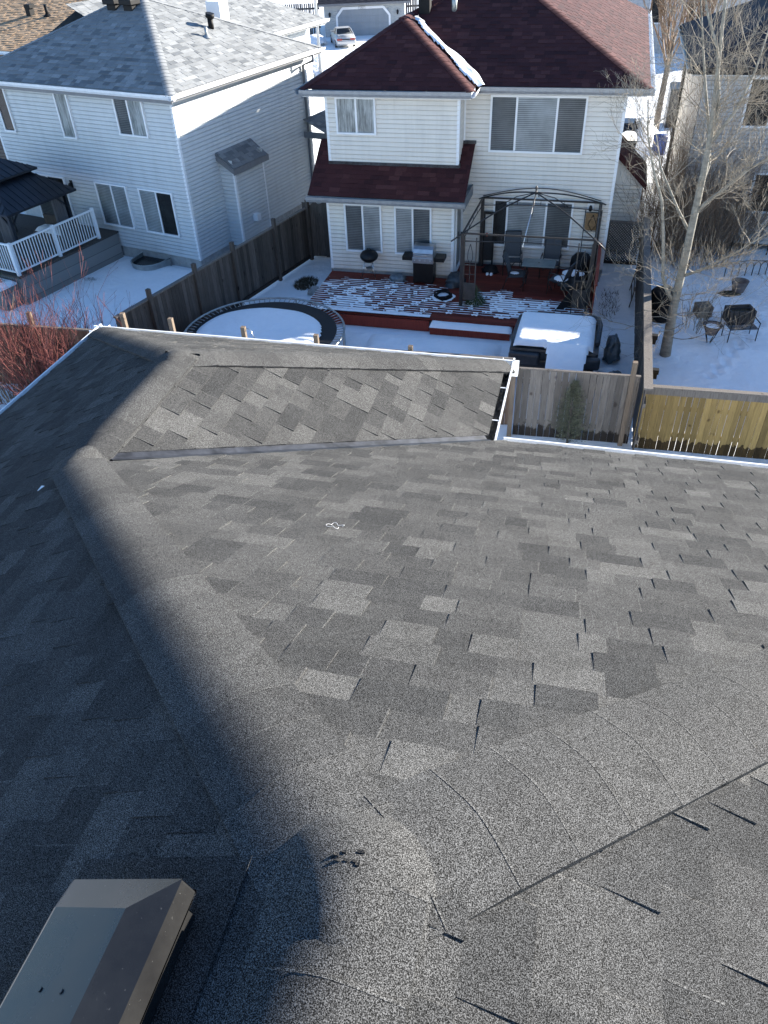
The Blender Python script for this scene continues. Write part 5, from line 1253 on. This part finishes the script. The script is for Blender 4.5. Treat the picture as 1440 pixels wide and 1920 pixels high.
# stone fronted gazebo at the right edge
gb = thing('garden_arbor', 'black metal arbor standing at the right edge before the grey house', 'arbor', FM, 4.7, 26.3)
mb = MB()
for u in (4.25, 5.5):
    for v in (25.7, 26.6): mb.tube([(u, v, 0), (u, v, 2.0)], .02, 6)
for v in (25.7, 26.6): mb.tube(arc((4.25, v, 2.0), (5.5, v, 2.0), .35), .02, 6); mb.tube([(4.25, v, 1.7), (5.5, v, 1.7)], .014, 6)
part('frame', mb, M['black'], gb)

# garage across the street
gh = thing('garage', 'grey sided double garage with a white bordered door across the street', 'garage', FN, 0, 84, -1.5)
gx0, gx1, gy = -3.42, 4.0, 84.0; gb_ = -1.5
mb = MB(); siding(mb, (gx0, gy), (gx1, gy), gb_, 1.05, (0, -1), .15); mb.box(gx0, gx1, gy + .02, gy + 8, gb_, 1.05); part('wall', mb, M['sid_g'], gh)
dx0, dx1, dz1 = -2.18, 2.52, .60
mb = MB()
for k in range(4): mb.box(dx0, dx1, gy - .05, gy - .0145, gb_ + k * .52 + .01, gb_ + (k + 1) * .52)
part('garage_door', mb, M['gdoor'], gh)
mb = MB(); c_ = .5
mb.box(dx0 - .18, dx0, gy - .09, gy - .0145, gb_, dz1 - c_); mb.box(dx1, dx1 + .18, gy - .09, gy - .0145, gb_, dz1 - c_); mb.box(dx0 + c_ - .05, dx1 - c_ + .05, gy - .09, gy - .055, dz1, dz1 + .2)
mb.bar((dx0 - .09, gy - .0725, dz1 - c_ - .03), (dx0 + c_ - .02, gy - .0725, dz1 + .1), .035, .2, up=(0, 0, 1)); mb.bar((dx1 + .09, gy - .0725, dz1 - c_ - .03), (dx1 - c_ + .02, gy - .0725, dz1 + .1), .035, .2)
part('door_surround', mb, M['trim'], gh)
mb = MB(); mb.box(-.22, .38, gy - .12, gy - .092, .58, .82); pq = part('number_plaque', mb, M['ink'], gh)
mb = MB(); mb.box(-.20, .36, gy - .125, gy - .121, .60, .80); part('plate', mb, M['trim'], pq)
cu = bpy.data.curves.new('digits', 'FONT'); cu.body = '5201'; cu.size = .21; cu.extrude = .002; cu.align_x = 'CENTER'
to = bpy.data.objects.new('digits', cu); COL.objects.link(to)
dg = bpy.context.evaluated_depsgraph_get(); me = bpy.data.meshes.new_from_object(to.evaluated_get(dg)); bpy.data.objects.remove(to)
do = bpy.data.objects.new('digits', me); COL.objects.link(do); me.materials.clear(); me.materials.append(M['ink']); do.parent = pq; do.location = (.08, -.129, .625 + 1.5); do.rotation_euler = (math.pi / 2, 0, 0)
rg = random.Random(81); mb = MB(); shingles(mb, [(gx0 - .5, gy - .5, 1.12), (gx1 + .5, gy - .5, 1.12), (gx1 + .5, gy + 4, 1.12 + 4.5 * .5), (gx0 - .5, gy + 4, 1.12 + 4.5 * .5)], [0] * 4, .18, .2, .4, .01, rg, tones=(.3, .5, .6)); mb.quad((gx0 - .5, gy + 4, 3.37), (gx1 + .5, gy + 4, 3.37), (gx1 + .5, gy + 8.5, 1.12), (gx0 - .5, gy + 8.5, 1.12)); part('roof', mb, M['shingle_navy'], gh)
mb = MB(); mb.box(gx0 - .5, gx1 + .5, gy - .53, gy - .5, .95, 1.12); mb.box(gx0 - .45, gx1 + .45, gy - .5, gy + .02, 1.05, 1.08); part('fascia', mb, M['fascia_grey'], gh)
for x in (-2.9, 3.35):
    mb = MB(); mb.lathe((x, gy - .15, .05), [(0, 0), (.08, .05), (.1, .25), (.12, .3), (0, .42)], 8); mb.box(x - .04, x + .04, gy - .1, gy - .0145, .2, .35); part('wall_lamp', mb, M['black'], gh)
# fences and dark wall by the garage
for (xa, xb, y, zt_, lab) in ((-9.5, -3.9, 86.0, 1.0, 'dark slatted board fence left of the far garage'), (4.15, 9.5, 84.6, 1.4, 'dark slatted board fence right of the far garage')):
    fe = thing('fence', lab, 'fence', FN, (xa + xb) / 2, y, -1.5)
    mb = MB(); boards(mb, xa, xb, y, -1.5, zt_, .2, .07, rf, th=.03); part('board_panel', mb, M['wood_grey'], fe)
    mb = MB(); mb.box(xa, xb, y + .04, y + .1, -1.0, -.85); mb.box(xa, xb, y + .04, y + .1, .5, .65); part('rail', mb, M['wood_dark'], fe)
mb = MB(); mb.box(7.6, 9.4, 86, 90, -1.5, 2.6); solo('brick_wall', 'orange brick house corner beyond the far garage fence', 'wall', FN, mb, M['brick'], 8.5, 88, -1.5)
snowblob('snow on the ground beside the far garage fence', FN, 4.9, 83.5, -1.4, .9, .5, .4, name='snow_pile')
# cars
def car(label, fr, u, v, z, rot, body, name='parked_car'):
    t = thing(name, label, 'car', fr, u, v, z, rot=rot); BASE[t.name] = (0, 0, 0)
    # x across, y forward (front +y)
    ST = [(-2.25, .32, .62, .80), (-2.15, .22, .90, .84), (-1.5, .18, .98, .87), (-.4, .18, .92, .88), (.7, .18, .90, .88), (1.6, .2, .78, .85), (2.1, .26, .62, .78), (2.2, .34, .50, .7)]
    vs_ = []
    for y, zb, zt_, hw_ in ST: vs_ += [(-hw_ * .96, y, zb), (-hw_, y, (zb + zt_) / 2), (-hw_ * .9, y, zt_), (hw_ * .9, y, zt_), (hw_, y, (zb + zt_) / 2), (hw_ * .96, y, zb)]
    fs = []
    for i in range(len(ST) - 1):
        for k in range(6): a = i * 6 + k; b = i * 6 + (k + 1) % 6; fs.append((a, b, b + 6, a + 6))
    fs += [(0, 5, 4, 3, 2, 1), tuple(range(6 * (len(ST) - 1), 6 * len(ST)))]
    mb = MB(); mb.add(vs_, fs, .5, True)
    rt_ = [(-1.0, .72, 1.30), (-.8, .66, 1.37), (.2, .66, 1.37)]
    R0 = [(-1.55, .76, .97), (-.85, .60, 1.34), (.05, .60, 1.36), (.95, .74, .91)]
    vs_ = []
    for y, hw_, zz in R0: vs_ += [(-hw_, y, zz), (hw_, y, zz)]
    mb.add([(-.60, -.85, 1.34), (.60, -.85, 1.34), (.60, .05, 1.36), (-.60, .05, 1.36), (-.6, -.85, 1.31), (.6, -.85, 1.31), (.6, .05, 1.33), (-.6, .05, 1.33)], [(0, 1, 2, 3), (4, 5, 1, 0), (6, 7, 3, 2), (5, 6, 2, 1), (7, 4, 0, 3)])
    for s_ in (-1, 1):
        mb.bar((s_ * .60, -.83, 1.33), (s_ * .77, -1.5, .97), .06, .06); mb.bar((s_ * .60, .04, 1.34), (s_ * .75, .93, .91), .05, .05); mb.bar((s_ * .61, -.3, 1.34), (s_ * .80, -.32, .93), .05, .07)
    part('body', mb, M[body], t)
    mb = MB(); mb.quad((-.74, -1.5, .97), (.74, -1.5, .97), (.59, -.86, 1.335), (-.59, -.86, 1.335)); part('rear_window', mb, M['glass_dark'], t)
    mb = MB(); mb.quad((.73, .93, .91), (-.73, .93, .91), (-.59, .06, 1.35), (.59, .06, 1.35)); part('windscreen', mb, M['glass_dark'], t)
    for s_ in (-1, 1):
        mb = MB(); mb.quad((s_ * .78, -1.4, .96), (s_ * .78, .85, .92), (s_ * .61, .04, 1.335), (s_ * .61, -.84, 1.325)); part('side_window', mb, M['glass_dark'], t)
    mb = MB(); mb.add([(-.58, -.8, 1.0), (.58, -.8, 1.0), (.58, .3, 1.0), (-.58, .3, 1.0), (-.5, -.75, 1.2), (.5, -.75, 1.2), (.5, .2, 1.2), (-.5, .2, 1.2)], [(0, 1, 5, 4), (1, 2, 6, 5), (2, 3, 7, 6), (3, 0, 4, 7), (4, 5, 6, 7)]); part('cabin', mb, M['plastic_black'], t)
    for s_ in (-1, 1):
        for y in (-1.4, 1.4):
            mb = MB(); mb.tube([(s_ * .70, y, .31), (s_ * .88, y, .31)], .31, 20); w_ = part('wheel', mb, M['tyre'], t)
            mb = MB(); mb.tube([(s_ * .87, y, .31), (s_ * .89, y, .31)], .20, 16); part('rim', mb, M['chrome'], w_)
    for s_ in (-1, 1):
        mb = MB(); mb.box(s_ * .36, s_ * .80, -2.27, -2.1, .60, .74); part('tail_light', mb, M['lamp_red'], t)
        mb = MB(); mb.box(s_ * .80, s_ * .95, .55, .7, .93, 1.05); part('wing_mirror', mb, M[body], t)
    mb = MB(); mb.box(-.80, .80, -2.33, -2.12, .34, .56); part('bumper', mb, M[body], t, bevel=.04)
    mb = MB(); mb.box(-.36, .36, -2.262, -2.2, .63, .70); part('light_bar', mb, M['plastic_black'], t)
    mb = MB(); mb.box(-.72, .72, -2.18, -2.02, 1.0, 1.03); mb.box(-.6, -.55, -2.14, -2.06, .9, 1.0); mb.box(.55, .6, -2.14, -2.06, .9, 1.0); part('spoiler', mb, M[body], t)
    return t
car('silver sedan with red tail lights parked before the far garage door', FN, -1.75, 79.5, -1.5, R(9), 'car_silver')
car('dark car with a red tail light half hidden behind the cream house', FM, .62, 41.0, -.62, R(-4), 'car_dark')
# street pieces
bn2 = thing('refuse_bin', 'black wheeled refuse bin with snow on its lid behind the cream house corner', 'bin', FM, .95, 36.5, -.1)
mb = MB(); mb.add([(.7, 36.2, -.1), (1.2, 36.2, -.1), (1.2, 36.8, -.1), (.7, 36.8, -.1), (.62, 36.1, .9), (1.28, 36.1, .9), (1.28, 36.9, .9), (.62, 36.9, .9)], [(0, 1, 5, 4), (1, 2, 6, 5), (2, 3, 7, 6), (3, 0, 4, 7), (4, 5, 6, 7)]); part('body', mb, M['plastic_black'], bn2)
mb = MB(); mb.box(.60, 1.30, 36.08, 36.92, .903, .96); part('lid', mb, M['plastic_black'], bn2)
cushion('snow_pad', 'thick snow cap on the black refuse bin', FM, .62, 1.28, 36.1, 36.9, .962, .25, rnd=.25)
mb = MB(); r2 = random.Random(19)
snowblob('big ploughed snow bank beside the silver car', FN, -3.3, 68.0, -1.55, 2.2, 4.5, 1.2, name='snow_bank', mat='snow_rough')
snowblob('rough heaped snow bank between the cream and grey houses', FM, 1.75, 40.5, -.8, .85, 4.5, 1.3, name='snow_bank', mat='snow_rough')
snowblob('snow heap against the fence left of the far garage', FN, -4.2, 80.0, -1.6, 1.0, 1.5, .9, name='snow_bank', mat='snow_rough')
pl = thing('street_lamp', 'tall galvanised street lamp pole rising between the houses', 'lamp post', FN, -3.15, 64, -1.5)
mb = MB(); mb.tube([(-3.15, 64, -1.5), (-3.15, 64, 9.5)], [.11, .07], 12); part('pole', mb, M['pole'], pl)
mb = MB(); mb.tube([(-3.15, 64, 9.45), (-2.6, 64, 9.9), (-1.6, 64, 10)], .05, 8); mb.box(-1.7, -1.1, 63.9, 64.1, 9.92, 10.05); part('lamp_arm', mb, M['pole'], pl)
mb = MB(); mb.lathe((0, 0, 0), [(.27, 0), (.30, .9), (.31, .95), (.31, 1.0), (.0, 1.05)], 18); mb.v = [(2.32 + a, 38.0 + b, -.25 + c) for a, b, c in mb.v]
solo('rain_barrel', 'blue plastic barrel by the wall of the grey house', 'barrel', FM, mb, M['plastic_blue'], 2.32, 38, -.25)
mb = MB(); mb.box(2.9, 4.2, 46, 48, -1.1, 1.0); solo('trailer', 'black boxy trailer parked on the street behind the grey house', 'trailer', FM, mb, M['car_dark'], 3.5, 47, -1.1, bevel=.1)
bgh = thing('house', 'distant grey house seen through the street tree branches', 'house', FM, 4, 74)
mb = MB(); siding(mb, (-4, 72), (12, 72), -1.5, 4.0, (0, -1), .25); mb.box(-4, 12, 72.05, 82, -1.5, 4); part('wall', mb, M['sid_r'], bgh)
mb = MB(); mb.add([(-4.6, 71.4, 4), (12.6, 71.4, 4), (12.6, 82.6, 4), (-4.6, 82.6, 4), (1, 77, 7), (7, 77, 7)], [(0, 1, 5, 4), (1, 2, 5), (2, 3, 4, 5), (3, 0, 4)]); part('roof', mb, M['shingle_navy'], bgh)
window(bgh, 72, 1.9, 3.0, .5, 2.4, (), 'room'); window(bgh, 72, 4.6, 6.0, .5, 2.2, (5.3,), 'room')

# ================================================================== right yard objects
def at(u, v): return (u, v)
ob = thing('planter_stand', 'wire plant stand holding a snow filled basket in the aspen yard', 'planter', FN, 8.8, 18.35)
mb = MB(); c = (8.8, 18.35)
for k in range(4):
    a = k * math.pi / 2 + .4; ca, sa = math.cos(a), math.sin(a); mb.tube([(c[0] + .05 * ca, c[1] + .05 * sa, 0), (c[0] + .16 * ca, c[1] + .16 * sa, .25), (c[0] + .26 * ca, c[1] + .26 * sa, .55), (c[0] + .2 * ca, c[1] + .2 * sa, .85)], .012, 5)
mb.tube([(c[0] + .24 * math.cos(i * .314), c[1] + .24 * math.sin(i * .314), .5) for i in range(21)], .014, 5); part('frame', mb, M['black'], ob)
mb = MB(); mb.lathe((c[0], c[1], .25), [(0, 0), (.12, 0), (.22, .2), (.23, .24), (.2, .24), (.18, .2)], 18); part('basket', mb, M['terracotta'], ob)
snowblob('snow filling the basket of the wire plant stand', FN, 8.8, 18.35, .44, .18, .18, .05)
bn = thing('garden_bench', 'black metal garden bench with a slatted seat in the snow', 'bench', FN, 9.65, 18.5)
BX = .82
mb = MB()
for k in range(6): y = 18.28 + k * .085; mb.bar((9.2, y, .42), (10.1, y, .42), .04, .018)
part('seat', mb, M['black'], bn)
mb = MB()
for k in range(5): x = 9.28 + k * .18; mb.bar((x, 18.78, .45), (x, 18.88, .85), .025, .012)
mb.tube(arc((9.2, 18.88, .82), (10.1, 18.88, .82), .08), .018, 6); part('backrest', mb, M['black'], bn)
for x in (9.2, 10.1):
    mb = MB(); mb.tube([(x, 18.26, 0), (x, 18.27, .42), (x, 18.24, .62), (x, 18.75, .64), (x, 18.88, .85)], .018, 6); mb.tube([(x, 18.76, 0), (x, 18.78, .45)], .018, 6); part('leg', mb, M['black'], bn)
bn.scale = (BX, BX, BX)
bx = thing('planter_box', 'dark wooden planter box behind the metal bench', 'planter', FN, 9.75, 19.55)
mb = MB(); mb.box(9.68, 10.38, 19.3, 19.36, 0, .36); mb.box(9.68, 10.38, 19.72, 19.78, 0, .36); mb.box(9.68, 9.74, 19.36, 19.72, 0, .36); mb.box(10.32, 10.38, 19.36, 19.72, 0, .36)
for k in range(5): mb.box(9.78 + k * .12, 9.80 + k * .12, 19.28, 19.30, .02, .34)
part('panel', mb, M['wood_dark'], bx); mb = MB(); mb.box(9.74, 10.32, 19.36, 19.72, .05, .24); part('soil', mb, M['soil'], bx)
ea = thing('garden_edging', 'black wire hoop edging standing in the snow', 'edging', FN, 11.3, 22.5)
mb = MB()
for k in range(6): x = 10.75 + k * .21; mb.tube([(x, 22.5, 0), (x, 22.5, .28), (x + .035, 22.5, .38), (x + .105, 22.5, .42), (x + .175, 22.5, .38), (x + .21, 22.5, .28), (x + .21, 22.5, 0)], .014, 5)
mb.tube([(10.6, 22.5, .3), (10.75, 22.5, .43), (11.4, 22.5, .47), (12.05, 22.5, .43), (12.15, 22.5, .3)], .014, 5); part('hoops', mb, M['black'], ea)
mb = MB(); mb.lathe((10.75, 21.4, 0), [(.16, 0), (.24, .3), (.25, .33), (.2, .33), (.18, .2)], 18); solo('plant_pot', 'tipped stone plant pot near the wire hoop edging', 'pot', FN, mb, M['terracotta'], 10.75, 21.4)
lump('rock', 'dark bare patch of rock and soil beside the stone pot', 'rock', FN, 10.45, 21.3, -.02, .3, .2, .06, 'soil', 31, .3)
mb = MB(); mb.box(9.0, 9.4, 19.8, 20.2, 0, .3); solo('crate', 'weathered wooden crate left of the dark planter box', 'crate', FN, mb, M['wood_post'], 9.2, 20, 0)
mb = MB(); mb.lathe((8.0, 20.0, 0), [(.42, 0), (.36, .7), (.3, .78), (0, .8)], 18); solo('compost_bin', 'black plastic compost bin by the side fence behind the aspen trunk', 'bin', FN, mb, M['plastic_black'], 8.0, 20.0)
mb = MB()
for i, (x0_, y0_, x1_, y1_) in enumerate(((10.6, 25.2, 14.5, 24.6), (11.5, 26.3, 15, 26.4))): mb.bar((x0_, y0_, .1), (x1_, y1_, .1), .14, .24, rf.random())
solo('garden_edging', 'timber bed edging in the snow near the grey house', 'edging', FN, mb, M['wood_brown'], 12.5, 25.5)

# ================================================================== trees and shrubs
def twigs(mb, p, d, L, r, lev, rng, nk=(2, 4), spread=.55, upb=.12, seg=3, minr=.0022, jit=.16, decay=(.5, .72)):
    pts = [Vector(p)]; rad = [r]; d = Vector(d).normalized(); st = L / seg
    for i in range(seg):
        d = (d + Vector((rng.gauss(0, jit), rng.gauss(0, jit), rng.gauss(0, jit) + upb))).normalized()
        pts.append(pts[-1] + d * st); rad.append(max(minr, r * (1 - .6 * (i + 1) / seg)))
    mb.tube(pts, rad, 5 if r > .02 else (4 if r > .008 else 3), caps=False)
    if lev <= 0: return
    for k in range(rng.randint(*nk)):
        t = rng.uniform(.25, 1.0); i = min(seg - 1, int(t * seg)); q = pts[i].lerp(pts[i + 1], t * seg - i)
        ax = Vector((rng.gauss(0, 1), rng.gauss(0, 1), rng.gauss(0, .6))); ax = (ax - d * ax.dot(d)).normalized()
        nd = (d + ax * rng.uniform(spread * .6, spread * 1.6)).normalized()
        twigs(mb, q, nd, L * rng.uniform(*decay), max(minr, r * .52), lev - 1, rng, nk, spread, upb, seg, minr, jit, decay)
at_ = thing('tree', 'tall bare pale barked aspen standing by the dark side fence', 'tree', FN, 7.48, 17.8)
trunk = [(7.48, 17.8, -.05), (7.48, 17.92, 1.2), (7.55, 18.04, 2.51), (7.6, 18.16, 3.48), (7.65, 18.28, 4.39), (7.67, 18.4, 5.15), (7.64, 18.52, 5.88), (7.57, 18.64, 6.77), (7.52, 18.76, 7.61), (7.5, 18.9, 8.5)]
mb = MB(); mb.tube(trunk, [.145, .112, .096, .086, .076, .065, .053, .04, .028, .015], 12)
limbs = [([(7.62, 18.15, 3.5), (7.82, 18.05, 3.8), (8.01, 18.0, 3.99), (8.41, 17.8, 4.49), (8.71, 17.6, 4.8), (9.3, 17.4, 5.6)], .055),
         ([(7.5, 17.95, 1.3), (7.2, 17.92, 1.75), (7.05, 17.9, 2.06), (6.82, 17.8, 3.14), (6.59, 17.7, 3.97), (6.25, 17.6, 4.64), (5.96, 17.5, 5.38), (5.8, 17.4, 6.1)], .055),
         ([(7.67, 18.4, 5.15), (7.76, 18.5, 5.67), (7.5, 18.6, 6.78), (7.2, 18.7, 7.35), (6.98, 18.8, 8.0)], .05),
         ([(7.6, 18.2, 3.9), (7.78, 18.4, 4.5), (7.75, 18.6, 4.99), (7.45, 18.8, 6.14), (7.32, 19.0, 6.82), (7.17, 19.2, 7.6)], .05),
         ([(7.66, 18.36, 4.9), (8.0, 18.2, 5.6), (8.2, 18.1, 6.4), (8.3, 18.1, 7.4)], .042),
         ([(7.5, 18.0, 2.0), (7.9, 17.7, 2.3), (8.5, 17.3, 2.9), (9.2, 17.0, 3.6)], .04),
         ([(7.58, 18.1, 3.0), (7.3, 18.5, 3.5), (6.9, 19.0, 4.3), (6.7, 19.4, 5.2)], .04)]
part('trunk', mb, M['bark_pale'], at_)
for pts, r_ in limbs:
    mb = MB(); mb.tube(pts, [r_ * (1 - .75 * i / (len(pts) - 1)) for i in range(len(pts))], 8); part('branch', mb, M['bark_pale'], at_)
mb = MB(); ra_ = random.Random(101)
for pts, r_ in limbs + [(trunk[2:], .1)]:
    V_ = [Vector(p) for p in pts]; nb = 17 if r_ < .09 else 34
    for k in range(nb):
        t = ra_.uniform(.12, 1) * (len(V_) - 1); i = min(len(V_) - 2, int(t)); q = V_[i].lerp(V_[i + 1], t - i); dd = (V_[i + 1] - V_[i]).normalized()
        ax = Vector((ra_.gauss(0, 1), ra_.gauss(0, 1), ra_.gauss(0, .3))).normalized()
        twigs(mb, q, dd * .5 + ax * .8 + Vector((0, 0, .1)), ra_.uniform(.6, 1.4), ra_.uniform(.007, .013), 3, ra_, (2, 4), .5, .08, 4, .0022, .18)
# low drooping branches by the fence
for p, d_ in (((7.5, 17.85, .9), (-.9, -.5, .35)), ((7.5, 17.85, 1.1), (.9, -.5, .35)), ((7.48, 17.8, .7), (-.5, -.9, .3)), ((7.5, 17.9, 1.5), (.3, -1, .3)), ((7.5, 17.9, 1.6), (-.8, -.6, .5)), ((7.48, 17.8, .5), (.4, -.8, .4)), ((7.5, 17.9, 1.9), (-1, .2, .4))):
    for q in range(2): twigs(mb, p, Vector(d_) + Vector((ra_.gauss(0, .25), ra_.gauss(0, .2), ra_.gauss(0, .15))), ra_.uniform(1.2, 1.9), .011, 3, ra_, (2, 4), .5, .06, 5, .0022, .18)
part('crown', mb, M['bark_twig'], at_)
# brown shrub thicket between the houses
def thicket(label, fr, u, v, ru, rv, h, n_, mat, seed, name='shrub', r_=.010, lev=2, sp=.38, cat='shrub', z=0.0, lean=.35, minr=.003):
    rg_ = random.Random(seed); mb = MB()
    for k in range(n_):
        a = rg_.random() * 6.28; q = rg_.random() ** .5; p = (u + ru * q * math.cos(a), v + rv * q * math.sin(a), z - .03)
        twigs(mb, p, (math.cos(a) * lean * q + rg_.gauss(0, .12), math.sin(a) * lean * q + rg_.gauss(0, .12), 1), h * rg_.uniform(.55, 1), r_ * rg_.uniform(.7, 1.2), lev, rg_, (2, 4), sp, .05, 4, minr, .10, (.35, .6))
    return solo(name, label, cat, fr, mb, M[mat], u, v, z)
thicket('dense brown leafless shrub thicket behind the aspen trunk', FN, 10.2, 23.8, .9, .9, 2.7, 150, 'twig_brown', 201)
thicket('tall brown leafless shrub against the grey house corner', FN, 10.6, 25.6, .8, .7, 3.5, 130, 'twig_brown', 202)
thicket('loose brown leafless shrub right of the aspen', FN, 11.6, 24.4, .7, .6, 2.1, 90, 'twig_brown', 203)
thicket('brown leafless shrub beside the lattice screen', FN, 9.2, 24.6, .5, .9, 2.8, 90, 'twig_brown', 204)
thicket('low thin shrub against the right border of the snowy yard', FN, 12.0, 20.6, .4, .5, 1.0, 26, 'bark_twig', 205)
thicket('low pale shrub in front of the wooden crate', FN, 8.7, 19.2, .35, .35, .8, 18, 'bark_twig', 206)
thicket('red twigged dogwood bush by the brown fence at the left edge', FO, -12.0, 14.45, .55, .4, 2.2, 130, 'twig_red', 210, r_=.011, lean=.55, cat='bush')
thicket('red twigged dogwood rising behind the brown fence near the roof corner', FO, -11.3, 15.75, .55, .35, 2.35, 26, 'twig_red', 211, r_=.010, lean=.6, cat='bush')
thicket('dry tan shrub beside the red dogwood at the left edge', FO, -12.9, 14.3, .35, .3, 1.9, 34, 'twig_brown', 212, r_=.010, lean=.4, cat='bush')
# street tree
stt = thing('tree', 'dark trunked bare street tree beyond the cream house', 'tree', FM, 2.35, 44, -.9)
mb = MB(); mb.tube([(2.35, 44, -1), (2.38, 44, 1.0), (2.42, 44, 2.4), (2.45, 44, 3.6)], [.18, .15, .13, .10], 10); part('trunk', mb, M['bark_dark'], stt)
mb = MB(); rg_ = random.Random(301)
for k in range(15):
    a = rg_.random() * 6.28; twigs(mb, (2.42, 44, rg_.uniform(1.8, 3.4)), (math.cos(a) * .5, math.sin(a) * .5, 1), rg_.uniform(2.2, 3.6), .045, 3, rg_, (3, 5), .38, .14, 4, .006, .1, (.45, .65))
part('crown', mb, M['twig_brown'], stt)
st2 = thing('tree', 'fine twigged bare tree behind the grey house', 'tree', FM, 5.0, 50, -1.3)
mb = MB(); mb.tube([(4.3, 52, -1.4), (4.3, 52, 2.5)], [.16, .1], 8); part('trunk', mb, M['bark_dark'], st2)
mb = MB()
for k in range(13):
    a = rg_.random() * 6.28; twigs(mb, (4.3, 52, rg_.uniform(.8, 2.4)), (math.cos(a) * .5, math.sin(a) * .5, 1), rg_.uniform(2.6, 4.2), .045, 3, rg_, (3, 5), .38, .14, 4, .007, .1, (.45, .65))
part('crown', mb, M['twig_brown'], st2)
# juniper by the grey fence
ju = thing('juniper', 'small feathery grey green juniper before the grey fence', 'shrub', FN, 4.12, 14.0)
mb = MB(); mb.tube([(4.12, 14.0, -.05), (4.1, 13.98, .8), (4.08, 13.95, 1.5)], [.03, .02, .006], 7); part('trunk', mb, M['bark_dark'], ju)
mb = MB(); rj = random.Random(401)
for k in range(760):
    h = rj.random() ** 1.25; z = .05 + h * 1.5; rad = .50 * (1 - h) ** .8 + .03; a = rj.random() * 6.28
    c = Vector((4.11, 13.98, z)); d = Vector((math.cos(a), math.sin(a), rj.uniform(.5, 1.3))).normalized(); L_ = rad * rj.uniform(.7, 1.35)
    e = c + d * L_
    for q in range(7):
        b = c.lerp(e, rj.uniform(.25, 1)); dd = (d + Vector((rj.gauss(0, .45), rj.gauss(0, .45), rj.gauss(0, .3)))).normalized() * rj.uniform(.03, .085); w = dd.cross(Vector((rj.gauss(0, 1), rj.gauss(0, 1), rj.gauss(0, 1)))).normalized() * .006
        mb.add([b - w, b + w, b + dd], [(0, 1, 2)])
part('crown', mb, M['juniper'], ju)
